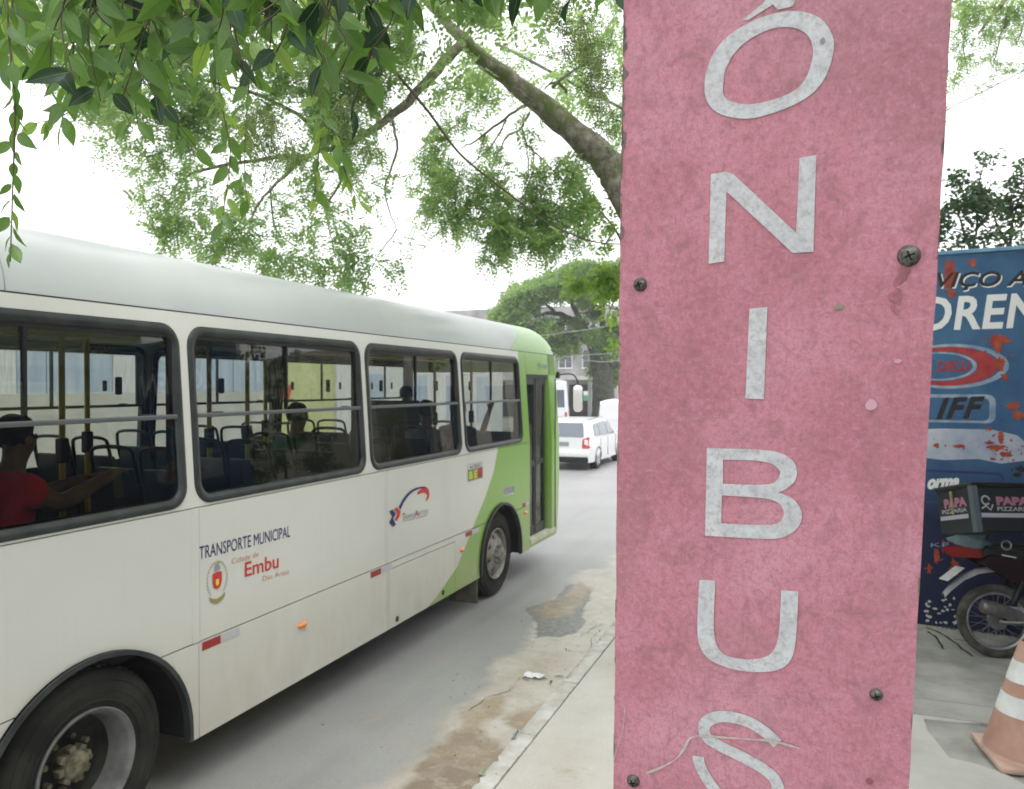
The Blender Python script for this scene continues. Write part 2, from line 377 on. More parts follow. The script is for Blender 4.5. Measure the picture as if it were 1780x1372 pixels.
d2 = mask([(880, 1212), (868, 1245), (850, 1262), (880, 1290), (905, 1302), (880, 1350), (850, 1400), (800, 1440), (700, 1440), (660, 1400), (740, 1330), (762, 1300), (800, 1262), (815, 1240), (845, 1215)], 0.36, 0.12, 31, 4.2)
d3 = mask([(955, 1225), (925, 1258), (905, 1275), (880, 1258), (910, 1236)], 0.24, 0.10, 41, 6)
d4 = mask([(612, 1250), (650, 1240), (660, 1248), (630, 1258)], 0.25, 0.25, 51, 6)*0.45
d5 = mask([(985, 1150), (930, 1190), (890, 1195), (900, 1170), (950, 1140)], 0.35, 0.3, 61, 4)*0.5
dirt = np.maximum.reduce([d1, d2*(0.55+0.9*np.clip(fbm(gx*7, gy*7, 71)+0.5, 0, 1)), d3, d4, d5]); dirt = np.clip(dirt, 0, 1)
och = np.clip(fbm(gx*2.5, gy*2.5, 81)*3+0.4, 0, 1)
gz = 0.005+cem*0.006-tar*cem*0.004+np.maximum(0, fbm(gx*14, gy*14, 91))*0.010*(cem+tar+dirt*0.6).clip(0, 1)
me = bpy.data.meshes.new('gutter'); idx_ = np.arange((nx+1)*(ny+1)).reshape(ny+1, nx+1)
Vg = np.stack([gx, gy, gz], -1).reshape(-1, 3); Fg = np.stack([idx_[:-1, :-1], idx_[:-1, 1:], idx_[1:, 1:], idx_[1:, :-1]], -1).reshape(-1, 4)
me.vertices.add(len(Vg)); me.vertices.foreach_set('co', Vg.reshape(-1).astype(np.float32)); me.loops.add(Fg.size); me.loops.foreach_set('vertex_index', Fg.reshape(-1).astype(np.int32))
me.polygons.add(len(Fg)); me.polygons.foreach_set('loop_start', np.arange(0, Fg.size, 4, dtype=np.int32)); me.polygons.foreach_set('loop_total', np.full(len(Fg), 4, dtype=np.int32)); me.polygons.foreach_set('use_smooth', np.ones(len(Fg), bool))
for nm_, ar_ in (('cement', cem), ('tar', tar), ('dirt', dirt), ('ochre', och)):
    a_ = me.attributes.new(nm_, 'FLOAT', 'POINT'); a_.data.foreach_set('value', ar_.reshape(-1).astype(np.float32))
me.update(); me.validate()
mg = M_road.copy(); mg.name = 'gutter_surface'; pb_ = mg.node_tree.nodes['Principled BSDF']; c_in = pb_.inputs['Base Color'].links[0].from_socket; v = coords(mg)
def attr(n_):
    a_ = nd(mg, 'ShaderNodeAttribute'); a_.attribute_name = n_; return a_.outputs['Fac']
cc = ramp(mg, noise(mg, v, 4, 8, 0.65), [(0.3, (0.42, 0.375, 0.31)), (0.65, (0.55, 0.52, 0.47))]); cc = mixc(mg, ramp(mg, noise(mg, v, 110, 4, 0.7), [(0.48, (0, 0, 0)), (0.7, (0.45, 0.45, 0.45))]), cc, (0.27, 0.24, 0.20))
tc_ = ramp(mg, noise(mg, v, 22, 8, 0.7), [(0.35, (0.13, 0.13, 0.12)), (0.65, (0.27, 0.265, 0.25))])
dc = mixc(mg, attr('ochre'), (0.26, 0.20, 0.15), (0.40, 0.32, 0.225)); dc = mixc(mg, ramp(mg, noise(mg, v, 60, 6, 0.7), [(0.4, (0, 0, 0)), (0.7, (0.6, 0.6, 0.6))]), dc, (0.16, 0.125, 0.095)); dc = mixc(mg, ramp(mg, noise(mg, v, 8, 7, 0.7), [(0.52, (0, 0, 0)), (0.62, (0.7, 0.7, 0.7))]), dc, (0.42, 0.36, 0.28))
c_ = mixc(mg, attr('cement'), c_in, cc); c_ = mixc(mg, attr('tar'), c_, tc_); c_ = mixc(mg, attr('dirt'), c_, dc); base(mg, c_); pb_.inputs['Roughness'].default_value = 0.42
me.materials.append(mg); tag(link('gutter', me), kind='structure')
# crack lines along the gutter
for pts in ([(985, 1100), (1005, 1108), (1030, 1092), (1048, 1085)], [(978, 1128), (1000, 1133), (1022, 1132), (1030, 1112), (1045, 1095)], [(812, 1236), (845, 1214), (880, 1205), (890, 1196), (905, 1180), (918, 1182)], [(965, 1218), (978, 1196), (1000, 1180)]):
    Q = [atZ(x+random.uniform(-3, 3), y+random.uniform(-2, 2), 0.018) for x, y in spline([Vector(p) for p in pts], 5)]
    V, F = ribbon([(q.x, q.y) for q in Q], [0.001+random.uniform(0, 0.007) for _ in Q])
    tag(mesh('road_crack', [(p.x, p.y, 0.018) for p in V], F, M_dark), kind='structure')

kerb = tag(empty('kerb', (KX, 0, 0)), kind='structure')
M_kerb = mottled('worn_kerb_concrete', (0.43, 0.405, 0.36), (0.60, 0.59, 0.56), 6, 0.9, 0.5, 0.008, detail=9)
y = -4.0
while y < 60:
    L = 1.0 if y < 20 else 4.0
    rk = random.Random(int(y*10)+5); nseg = 24 if y < 20 else 4; top = 0.103+rk.uniform(-0.006, 0.006); V = []; F = []
    for i in range(nseg+1):
        yy = y+0.004+(L-0.008)*i/nseg; wv1 = rk.uniform(-1, 1); chip = rk.random() < 0.10
        V += [(KX-0.006+rk.uniform(-.006, .006), yy, -0.01), (KX+0.004+rk.uniform(-.003, .003)+(0.02 if chip else 0), yy, top-0.03-(0.03 if chip else 0)), (KX+0.022+rk.uniform(-.003, .003)+(0.02 if chip else 0), yy, top-(0.006 if chip else 0)), (KX+0.08, yy, top+0.002*wv1), (KX+0.143+rk.uniform(-.006, .004), yy, top-0.002), (KX+0.15, yy, 0.05)]
    for i in range(nseg):
        for j in range(5): F.append((i*6+j, i*6+j+1, i*6+j+7, i*6+j+6))
    F += [tuple(range(5, -1, -1)), tuple(nseg*6+j for j in range(6))]
    mesh('kerb_stone', V, F, M_kerb, kerb, smooth=True, angle=60); y += L
m = mat('dusty_pavement_concrete', (0.4, 0.4, 0.4), 0.95); v = coords(m)
col = ramp(m, noise(m, v, 1.1, 8, 0.62), [(0.32, (0.47, 0.44, 0.39)), (0.55, (0.55, 0.53, 0.49)), (0.72, (0.62, 0.61, 0.585))])
col = mixc(m, ramp(m, noise(m, v, 3.4, 7, 0.65), [(0.60, (0, 0, 0)), (0.72, (0.6, 0.6, 0.6))]), col, (0.38, 0.29, 0.20))
col = mixc(m, ramp(m, noise(m, v, 90, 4, 0.7), [(0.5, (0, 0, 0)), (0.8, (0.4, 0.4, 0.4))]), col, (0.22, 0.21, 0.19))
base(m, col); bump(m, noise(m, v, 60, 6, 0.7), 0.35, 0.006); M_pave = m
tag(sheet('pavement', KX+0.155, 60, -40, 260, 0.095, M_pave, 1, 1), kind='structure')
# concrete slabs of the shop forecourt
M_slab = mottled('grey_forecourt_concrete', (0.24, 0.24, 0.22), (0.42, 0.41, 0.38), 2.2, 0.9, 0.4, 0.005, detail=10)
M_slab2 = mottled('pale_forecourt_concrete', (0.40, 0.39, 0.36), (0.52, 0.51, 0.48), 2.2, 0.9, 0.4, 0.005, detail=10)
fore = tag(empty('forecourt_paving', (1, 5, 0.1)), kind='structure')
def slab(x0, x1, y0, y1, top, m): MB().box(x0, y0, 0.02, x1, y1, top, bev=0.006).build('slab', m, fore)
pz = atZ(1600, 1243, 0.12); JY = pz.y                         # joint row seen beside the board
for ya_, yb_ in ((JY+0.010, 6.62), (6.628, 8.9)):
    slab(0.05, 4.1, ya_, yb_, 0.122, M_slab)
for k in range(6): slab(-0.6, 2.5, -6.0+k*1.25, -4.76+k*1.25, 0.122, M_slab)
cut = [tuple(atZ(x, y, 0.12)[:2]) for x, y in ((1603, 1252), (1616, 1272), (1632, 1298), (1648, 1318), (1690, 1328), (1745, 1345), (1800, 1375), (1900, 1420), (2100, 1400), (2100, 1262), (1800, 1262), (1680, 1257))]
rj = random.Random(2); cut = [(x+rj.uniform(-.012, .012), y+rj.uniform(-.012, .012)) for x, y in cut]
plate('slab', [(-0.9, 1.6), (4.1, 1.6), (4.1, JY-0.012), (-0.9, JY-0.012)], [cut], lambda x, y: (x, y, 0.126), M_slab2, fore, (0, 0, -0.04))
slab(-0.8, 4.0, 1.7, JY-0.02, 0.108, M_slab)
for pts in ([(1610, 1092), (1640, 1103), (1668, 1125), (1690, 1142)], [(1612, 1098), (1630, 1112), (1640, 1130)], [(1660, 1112), (1690, 1118), (1720, 1140)]):
    Q = [atZ(x+rj.uniform(-2, 2), y, 0.1235) for x, y in spline([Vector(p) for p in pts], 5)]
    V, F = ribbon([(q.x, q.y) for q in Q], [0.008+rj.uniform(0, 0.02) for _ in Q])
    mesh('weedy_crack', [(p.x, p.y, 0.1265) for p in V], F, mat('moss_%d' % len(pts) if False else 'crack_moss', (0.03, 0.04, 0.02), 0.9), fore)

# ------------------------------------------------------------------ the bus
bus = empty('city_bus', (-4.75, 5.2, 0), 'white and light green city bus waiting at the stop with its front door shut', 'bus')
B3 = lambda y, z, off=0.0: (side_x(z)+off, y, z)
to_side = lambda y, z: B3(y, z)
BACK = (-0.03, 0, 0)
YR, YF = -0.45, 10.86
gl = [(6.60, 0.2), (6.74, 0.40), (7.00, 0.62), (7.29, 0.80), (7.62, 1.05), (7.95, 1.32), (8.22, 1.56), (8.45, 1.82), (8.62, 2.1), (8.75, 2.5), (8.87, 3.0)]
gl = [(bus_yz(x, y)) for x, y in ((738, 1062), (757, 1040), (795, 985), (823, 915), (845, 860), (858, 820), (866, 778))]
gl = [(gl[0][0]-0.25, 0.1)]+gl+[(8.75, 2.3), (9.33, 2.4), (9.33, 3.1)]
def green_at(c):
    z = c[1]
    for (a, b) in zip(gl, gl[1:]):
        if a[1] <= z <= b[1]: return 1 if c[0] > a[0]+(b[0]-a[0])*(z-a[1])/max(1e-6, b[1]-a[1]) else 0
    return 1 if c[0] > 9.33 else 0
WIN = [(-0.28, 1.57), (1.64, 3.615), (3.675, 5.60), (5.665, 7.49), (7.565, 9.33)]
ZB, ZT = 1.775, 2.87
wincuts = [rrect(a, ZB+0.0, b, ZT, 0.13) for a, b in WIN]
SM = [M_white, M_green]
plate('window_band', [(YR, ZB-0.012), (9.575, ZB-0.012), (9.575, 2.943), (YR, 2.943)], wincuts, to_side, SM, bus, BACK, [gl], green_at)
archR = [(2.96+0.665*math.cos(q), 0.44+0.655*math.sin(q)) for q in np.linspace(0, math.pi, 28)]; archR = [(3.625, 0.0)]+archR+[(2.295, 0.0)]
archF = [(8.585+0.65*math.cos(q), 0.47+0.63*math.sin(q)) for q in np.linspace(0, math.pi, 28)]; archF = [(9.235, 0.0)]+archF+[(7.935, 0.0)]
def rect(a, b, c, d): return [(a, b), (c, b), (c, d), (a, d)]
for a, b in ((YR, 1.65), (1.655, 3.695), (3.705, 5.925), (5.93, 9.575)):
    plate('side_panel', rect(a, 0.942, b, 1.757), [archR, archF], to_side, SM, bus, BACK, [gl], green_at)
for a, b in ((YR, 3.695), (3.70, 5.925), (5.931, 9.575)):
    cuts = [archR, archF]
    if a > 5.9: cuts.append(rect(5.955, 0.30, 7.305, 0.882))
    plate('skirt_panel', rect(a, 0.352, b, 0.934), cuts, to_side, SM, bus, BACK, [gl], green_at)
plate('hatch', rect(5.962, 0.352, 7.299, 0.875), [], to_side, SM, bus, BACK, [gl], green_at)
plate('panel_backing', rect(YR, 0.36, 9.57, 1.77), [archR, archF], lambda y, z: (-3.515, y, z), M_dark, bus, (-0.01, 0, 0))
MB().box(-3.505, 3.645, 0.94, -3.494, 3.698, 1.758, bev=0.002).build('seam_strip', M_white, bus)
MB().box(-3.505, 5.895, 0.94, -3.494, 5.915, 1.758, bev=0.002).build('seam_strip', M_white, bus)
# hatch latches
for px, py in ((690, 1076), (770, 1030)):
    y_, z_ = bus_yz(px, py); b = MB(); b.lathe([(0.0, 0.001), (0.004, 0.020), (0, 0.026), (-.004, .027)], (-3.494, y_, z_), (1, 0, 0), 16); b.build('latch', M_seal, bus, smooth=True)
# door surround
for y0, y1, z0, z1 in ((9.58, YF, 2.655, 2.943),):
    plate('door_header', rect(y0, z0, y1, z1), [], to_side, SM, bus, BACK, which=lambda c: 1)
# front corner pillar, rounding into the front
b = MB(); prof = [(-3.62, 10.475), (-3.52, 10.475), (-3.50, 10.49), (-3.50, 10.80), (-3.515, 10.87), (-3.56, 10.95), (-3.66, 11.02), (-3.85, 11.06)]
zs = [0.40, 0.7, 1.2, 1.77, 2.3, 2.943]; V = []; F = []
for z in zs:
    for (x, y) in prof:
        k = 1 if z > 1.0 else (z-0.4)/0.6
        V.append((x+(side_x(z)+3.5), y-(1-k)*0.16*max(0, (y-10.6)/0.45), z))
n = len(prof)
for i in range(len(zs)-1):
    for j in range(n-1): F.append((i*n+j, i*n+j+1, (i+1)*n+j+1, (i+1)*n+j))
mesh('corner_pillar', V, F, M_green, bus, smooth=True, angle=40)
MB().box(-3.503, 10.62, 0.45, -3.493, 10.645, 2.6, bev=0.003).build('pillar_bead', M_seal, bus)
# front of the bus
b = MB(); V = []; F = []
fp = [(-3.85, 11.06), (-4.3, 11.12), (-4.75, 11.14), (-5.2, 11.12), (-5.65, 11.06), (-5.95, 10.95), (-6.0, 10.8)]
for i, z in enumerate((0.38, 1.35)):
    for (x, y) in fp: V.append((x, y, z))
for j in range(len(fp)-1): F.append((j, j+1, len(fp)+j+1, len(fp)+j))
mesh('front_panel', V, F, M_green, bus, smooth=True)
V = [(x, y-(0 if z < 2 else 0.06), z) for z in (1.36, 2.70) for (x, y) in fp]
mesh('windscreen', V, F, M_clear, bus, smooth=True)
V = [(x, y-0.07, z) for z in (2.71, 2.96) for (x, y) in fp]
mesh('destination_fascia', V, F, M_green, bus, smooth=True)
# sill at the door
MB().box(-3.60, 9.58, 0.41, -3.485, 10.60, 0.47, bev=0.006).build('door_sill', mottled('cream_sill_paint', (0.5, 0.5, 0.36), (0.62, 0.62, 0.5), 8, 0.6), bus)
MB().box(-3.54, 9.578, 0.36, -3.50, 10.70, 0.405, bev=0.006).build('sill_edge', M_green, bus)
MB().box(-4.4, 9.6, 0.36, -3.62, 10.5, 0.45).box(-4.4, 9.6, 0.45, -3.95, 10.5, 0.72).build('step_well', M_inter, bus)
# folding door, two glazed leaves
door = MB().box(-3.62, 9.585, 2.60, -3.56, 10.475, 2.654).build('door', M_black, bus)
def leaf(y0, y1, x, w1, w2):
    f = MB(); f.box(x-0.035, y0, 0.475, x, y0+w1, 2.60, bev=0.006); f.box(x-0.035, y1-w2, 0.475, x, y1, 2.60, bev=0.006)
    f.box(x-0.03, y0+w1, 0.475, x-.002, y1-w2, 0.60); f.box(x-0.03, y0+w1, 1.42, x-.002, y1-w2, 1.48); f.box(x-0.03, y0+w1, 2.52, x-.002, y1-w2, 2.60)
    f.build('door_leaf', M_seal, door)
    MB().box(x-0.02, y0+w1, 0.60, x-0.014, y1-w2, 2.52).build('door_glass', M_clear, door)
leaf(9.60, 9.985, -3.575, 0.05, 0.05); leaf(9.995, 10.40, -3.575, 0.05, 0.05)
MB().box(-3.60, 9.975, 0.475, -3.568, 10.005, 2.60, bev=0.008).build('rubber_seal', M_black, door)
# door grab rail seen through the glass
MB().tube([(-3.68, 10.15, 0.7), (-3.68, 10.15, 1.5)], 0.015).tube([(-3.68, 10.15, 1.0), (-3.68, 10.35, 1.0)], 0.012).build('grab_rail', M_yellow, door, smooth=True)

# wheel arches
for P, cy, name in ((archR[1:-1], 2.96, 'wheel_arch'), (archF[1:-1], 8.585, 'wheel_arch')):
    z0 = 0.37
    path = [Vector((-3.49, P[0][0], z0))]+[Vector((-3.49, y, z)) for y, z in P]+[Vector((-3.49, P[-1][0], z0))]
    b = MB(); inner = [Vector((-3.49, cy+(p.y-cy)*0.955, p.z-0.026*max(0, math.sin(math.pi*i/(len(path)-1))))) for i, p in enumerate(path)]
    V = []; F = []
    for i, (p, q) in enumerate(zip(path, inner)):
        V += [p+Vector((0.004, 0, 0)), p+Vector((0.022, 0, 0))*0.8, q+Vector((0.02, 0, 0)), q+Vector((-0.03, 0, 0))]
    for i in range(len(path)-1):
        for j in range(3): F.append((i*4+j, i*4+j+1, i*4+j+5, i*4+j+4))
    ar = mesh(name, V, F, M_seal, bus, smooth=True, angle=50)
    V = []; F = []
    for p in path: V += [p+Vector((-0.02, 0, 0)), p+Vector((-1.0, 0, 0))]
    for i in range(len(path)-1): F.append((2*i, 2*i+1, 2*i+3, 2*i+2))
    mesh('arch_liner', V, F, M_dark, ar)
MB().box(-3.86, 7.90, 0.07, -3.52, 7.93, 0.42).build('mud_flap', mottled('dusty_rubber_flap', (0.08, 0.075, 0.06), (0.16, 0.15, 0.12), 6, 0.9), bus)
# wheels
def wheel(yc, rear):
    c = Vector((-3.54 if not rear else -3.535, yc, 0.5)); ax = Vector((1, 0, 0))
    w = MB(); prof = [(-0.27, 0.30), (-0.275, 0.36), (-0.26, 0.46), (-0.235, 0.492), (-0.20, 0.500), (-0.06, 0.500), (-0.03, 0.492), (-0.008, 0.465), (0.0, 0.42), (-0.002, 0.36), (-0.012, 0.32), (-0.02, 0.295), (-0.05, 0.288), (-0.27, 0.288)]
    tyre = w.lathe(prof, c, ax, 64)
    root = bpy.data.objects.new('wheel', None); COL.objects.link(root); root.parent = bus; root.matrix_parent_inverse = world_of(bus).inverted(); root.location = c
    for k in range(64):                                        # tread blocks
        q = 2*math.pi*k/64; T = Matrix.Translation(c) @ Matrix.Rotation(q, 4, 'X')
        for xx in (-0.225, -0.15, -0.075): w.box(xx-0.024, -0.016, 0.494, xx+0.024, 0.016, 0.507, M=T)
    for rr_, h in ((0.44, 0.003), (0.385, 0.003), (0.335, 0.003)):
        w.lathe([(-0.004, rr_-0.006), (h, rr_-0.002), (h, rr_+0.002), (-0.006, rr_+0.006)], c, ax, 64)
    w.build('tyre', M_tyre, root, smooth=True, angle=40)
    if rear:
        r_ = MB(); r_.lathe([(-0.022, 0.297), (-0.006, 0.300), (0.0, 0.292), (-0.01, 0.276), (-0.03, 0.268), (-0.12, 0.255), (-0.15, 0.245)], c, ax, 56)
        r_.m = 1; r_.lathe([(-0.15, 0.245), (-0.175, 0.235), (-0.19, 0.20), (-0.192, 0.05)], c, ax, 56)
        r_.build('rim', [M_rimg, M_disc], root, smooth=True, angle=60)
        h = MB(); h.lathe([(-0.19, 0.075), (-0.10, 0.072), (-0.085, 0.066), (-0.07, 0.04), (-0.066, 0.0)], c, ax, 32)
        for k in range(8):
            q = 2*math.pi*k/8+0.2; T = Matrix.Translation(c) @ Matrix.Rotation(q, 4, 'X'); h.box(-0.15, -0.020, 0.058, -0.10, 0.020, 0.100, M=T, bev=0.006)
            h.lathe([(-0.165, 0.017), (-0.13, 0.016), (-0.128, 0.0)], c+Vector((-0.02, math.cos(q+.39)*0.135, math.sin(q+.39)*0.135)), ax, 6)
        h.build('hub', M_hub, root, smooth=True, angle=35)
    else:
        r_ = MB(); r_.lathe([(-0.022, 0.297), (-0.004, 0.301), (0.002, 0.292), (-0.01, 0.276), (-0.05, 0.268), (-0.085, 0.262), (-0.09, 0.255)], c, ax, 56)
        # pressed steel disc, with hand holes
        disc = rrect(-1, -1, 1, 1, 1, 12); circ = lambda cx, cy, r, n=12: [(cx+r*math.cos(2*math.pi*i/n), cy+r*math.sin(2*math.pi*i/n)) for i in range(n)]
        holes = [circ(0.205*math.cos(2*math.pi*k/8+.3), 0.205*math.sin(2*math.pi*k/8+.3), 0.026) for k in range(8)]
        plate('rim', circ(0, 0, 0.262, 40), holes, lambda a, b_: (c.x-0.055+0.055*max(0, 1-((math.hypot(a, b_)-0.13)/0.13)**2)*1.0 if math.hypot(a, b_) > 0.13 else c.x-0.0, yc+a, 0.5+b_), M_rim, root, (-0.02, 0, 0), lines=[circ(0, 0, 0.13, 24)+[(0.13, 0)], circ(0, 0, 0.165, 24)+[(0.165, 0)], circ(0, 0, 0.238, 30)+[(0.238, 0)]], smooth=True)
        r_.build('rim', M_rim, root, smooth=True, angle=60)
        MB().lathe([(-0.10, 0.26), (-0.10, 0.0)], c, ax, 24).build('brake_drum', M_dark, root)
        h = MB(); h.lathe([(-0.0, 0.128), (0.012, 0.120), (0.014, 0.082), (0.06, 0.076), (0.072, 0.06), (0.075, 0.0)], c, ax, 32)
        for k in range(10):
            q = 2*math.pi*k/10; h.lathe([(0.0, 0.018), (0.032, 0.017), (0.036, 0.010), (0.05, 0.009), (0.05, 0.0)], c+Vector((0.008, math.cos(q)*0.108, math.sin(q)*0.108)), ax, 6)
        h.build('hub', M_rim, root, smooth=True, angle=35)
wheel(2.96, True); wheel(8.545, False)
MB().box(-5.6, 3.9, 0.24, -3.95, 5.6, 0.36, bev=0.03).box(-5.6, 5.9, 0.26, -4.0, 7.6, 0.36, bev=0.03).box(-5.4, 0.2, 0.26, -4.0, 2.0, 0.36).build('underbody_shade_blocks', M_dark, bus)  # unseen blocks added under the bus to deepen its ground shadow
MB().box(-5.96, 3.7, 0.36, -3.56, 7.85, 0.40).box(-5.96, YR, 0.36, -3.56, 2.2, 0.40).box(-5.96, 9.3, 0.34, -3.66, 10.7, 0.355).box(-5.1, 2.2, 0.36, -4.4, 9.3, 0.40).box(-5.5, 2.8, 0.35, -4.0, 3.1, 0.65).box(-5.5, 8.4, 0.4, -4.0, 8.7, 0.6).box(-5.2, 0, 0.45, -4.3, 10.5, 0.62).build('chassis_with_shade_plates', M_dark, bus)  # frame and axles, plus wide plates added to keep light from under the bus
for yc in (2.96, 8.545):                                      # far-side wheels
    MB().lathe([(0, 0.2), (0, 0.46), (-0.03, 0.5), (-0.25, 0.5), (-0.28, 0.46), (-0.28, 0.2)], (-5.68, yc, 0.5), (1, 0, 0), 32).build('wheel', M_tyre, bus, smooth=True)

# side windows: outer gasket, dividing rail, sliding and fixed panes
def gasket(outer, inner, X, name, m, parent, outw=0.014, sign=1):
    V = []; F = []; n = len(outer)
    for (o, i) in zip(outer, inner):
        mo = ((o[0]*0.5+i[0]*0.5), (o[1]*0.5+i[1]*0.5))
        V += [(X(o[1])-0.004*sign, o[0], o[1]), (X(o[1])+outw*0.75*sign, o[0]*.85+i[0]*.15, o[1]*.85+i[1]*.15), (X(mo[1])+outw*sign, *mo), (X(i[1])+0.004*sign, *i), (X(i[1])-0.045*sign, *i)]
    for k in range(n):
        a, b2 = k*5, ((k+1) % n)*5
        for j in range(4): F.append((a+j, a+j+1, b2+j+1, b2+j))
    return mesh(name, V, F, m, parent, smooth=True)
def side_window(y0, y1, X, sign, parent, g, frosty=0):
    zm = 2.318
    gs = gasket(rrect(y0, ZB, y1, ZT, 0.13, 8), rrect(y0+0.055, ZB+0.055, y1-0.055, ZT-0.062, 0.085, 8), X, 'window', M_seal, parent, sign=sign)
    xa = X(zm); q = sorted((xa-0.026*sign, xa+0.010*sign))
    MB().box(q[0], y0+0.05, zm-0.014, q[1], y1-0.05, zm+0.012, bev=0.006).build('divider_rail', M_alu if sign > 0 else M_black, gs)
    for (za, zb, off) in ((ZB+0.05, zm-0.012, 0.012), (zm+0.01, ZT-0.055, 0.022)):
        P = [(X(z)-off*sign, y, z) for y, z in ((y0+0.05, za), (y1-0.05, za), (y1-0.05, zb), (y0+0.05, zb))]
        mesh('pane', P, [(0, 1, 2, 3)], g, gs)
    f = MB(); xa = X(2.6)
    for yy in (y0+0.058, (y0+y1)/2+random.uniform(-.02, .02), y1-0.075): f.box(xa-0.036, yy, zm+0.012, xa-0.012, yy+0.018, ZT-0.06)
    f.box(xa-0.036, y0+0.06, ZT-0.085, xa-0.014, y1-0.06, ZT-0.06)
    f.build('slider_frame', M_black, gs)
    k = MB()
    for yy in (y0+0.2, y1-0.3): k.box(xa+0.002, yy, zm+0.012, xa+0.012, yy+0.09, zm+0.02, bev=0.002)
    k.build('slide_catch', M_seal, gs)
    MB().box(xa-0.06, y0+0.32, 2.45, xa-0.04, y0+0.36, 2.55, bev=0.01).box(xa-0.06, y1-0.42, 2.45, xa-0.04, y1-0.38, 2.55, bev=0.01).build('slide_handle', M_black, gs)
for (a, b2) in WIN: side_window(a, b2, side_x, 1, bus, M_glass)
XF = lambda z: -6.0+0.065*max(0, z-1.77)
for (a, b2) in WIN+[(9.40, 10.7)]: side_window(a, b2, XF, -1, bus, M_clear)
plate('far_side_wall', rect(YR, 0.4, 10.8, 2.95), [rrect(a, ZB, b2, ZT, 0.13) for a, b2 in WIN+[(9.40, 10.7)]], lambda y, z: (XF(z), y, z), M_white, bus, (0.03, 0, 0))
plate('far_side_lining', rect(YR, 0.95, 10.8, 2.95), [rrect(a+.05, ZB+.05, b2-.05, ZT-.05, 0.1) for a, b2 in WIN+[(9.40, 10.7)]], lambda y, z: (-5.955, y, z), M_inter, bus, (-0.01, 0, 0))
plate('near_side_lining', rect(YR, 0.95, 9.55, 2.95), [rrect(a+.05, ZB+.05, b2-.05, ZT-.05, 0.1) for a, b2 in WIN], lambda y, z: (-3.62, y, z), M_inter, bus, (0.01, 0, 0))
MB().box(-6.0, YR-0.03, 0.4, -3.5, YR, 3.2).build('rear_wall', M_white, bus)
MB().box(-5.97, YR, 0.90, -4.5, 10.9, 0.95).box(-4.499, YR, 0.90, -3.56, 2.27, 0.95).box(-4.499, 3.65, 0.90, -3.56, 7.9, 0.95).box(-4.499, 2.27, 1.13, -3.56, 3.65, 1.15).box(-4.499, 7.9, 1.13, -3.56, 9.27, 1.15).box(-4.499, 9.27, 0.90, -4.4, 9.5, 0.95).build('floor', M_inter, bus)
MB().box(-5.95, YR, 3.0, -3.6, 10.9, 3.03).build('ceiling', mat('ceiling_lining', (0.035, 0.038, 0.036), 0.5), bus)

# roof: curved cove, crown, and rounded front end
def roof_prof(s=1.0, drop=0.0):
    P = [(-3.577, 2.952)]
    for k in range(1, 13):
        q = math.pi/2*k/12; P.append((-4.05+0.473*math.cos(q), 2.95+(0.405)*math.sin(q)))
    P += [(-4.4, 3.40), (-4.75, 3.415)]
    return P+[(-9.5-x, z) for x, z in reversed(P[:-1])]
base_p = roof_prof(); Ys = [YR, 2, 4, 6, 8, 8.868, 8.87, 10.1, 10.45, 10.55, 10.66, 10.76, 10.84, 10.90, 10.94, 10.965]
V = []; F = []; I = []
for Y in Ys:
    t = max(0, (Y-10.45)/0.52); k = math.sqrt(max(0.0, 1-t**2.2)) if t < 1 else 0.0
    sh_ = (0.14 if Y in (8.868, 8.87) else 0.0)
    for (x, z) in base_p:
        V.append((-4.75+(x+4.75)*(0.90+0.10*(k**0.7 if k > 0 else 0)) if t > 0 else x, Y+(sh_+(0.80*min(1, (z-2.952)/0.40) if sh_ else 0)), 2.952+(z-2.952)*(0.15+0.85*k)))
n = len(base_p)
for i in range(len(Ys)-1):
    for j in range(n-1): F.append((i*n+j, i*n+j+1, (i+1)*n+j+1, (i+1)*n+j)); I.append(1 if Ys[i] >= 8.865 else 0)
mesh('roof', V, F, [M_roofw, M_green], bus, smooth=True, idx=I)
# roof cove sheet joints and drip rail
MB().tube([(-3.583, YR, 2.948), (-3.583, 10.86, 2.948)], 0.0065, 6).build('drip_rail', M_seal, bus, smooth=True)
for Y in (2.55,):
    MB().tube([(x+0.0015, Y, z) for x, z in base_p[:14]], 0.0022, 5).build('roof_joint', M_greyp, bus, smooth=True)

# side marker lamps and reflective stickers
for px, py in ((525, 1086), (803, 956), (913, 891)):
    y_, z_ = bus_yz(px, py); b = MB(); V = []; F = []
    for k, (s, h) in enumerate(((1.0, 0.002), (0.93, 0.014), (0.6, 0.024), (0.2, 0.028))):
        for j in range(20):
            q = 2*math.pi*j/20; V.append((-3.5+h, y_+0.052*s*math.cos(q), z_+0.022*s*math.sin(q)))
    for i in range(3):
        for j in range(20): F.append((i*20+j, i*20+(j+1) % 20, (i+1)*20+(j+1) % 20, (i+1)*20+j))
    F.append(tuple(60+j for j in range(20))); mesh('marker_lamp', V, F, M_amber, bus, smooth=True)
for px0, px1, px2, pyt in ((351, 383, 416, 1117), (644, 662, 681, 993), (809, 820, 832, 922), (908, 914, 919, 878)):
    y0 = bus_yz(px0, pyt)[0]; y1 = bus_yz(px1, pyt)[0]; y2 = bus_yz(px2, pyt)[0]; zt = 0.926 if px0 < 900 else 0.99
    for (a, b2, mm) in ((y0, y1, M_redst), (y1+0.001, y2, M_whst)):
        mesh('reflector', [(-3.4975, a, zt-0.052), (-3.4975, b2, zt-0.052), (-3.4975, b2, zt), (-3.4975, a, zt)], [(0, 1, 2, 3)], mm, bus)
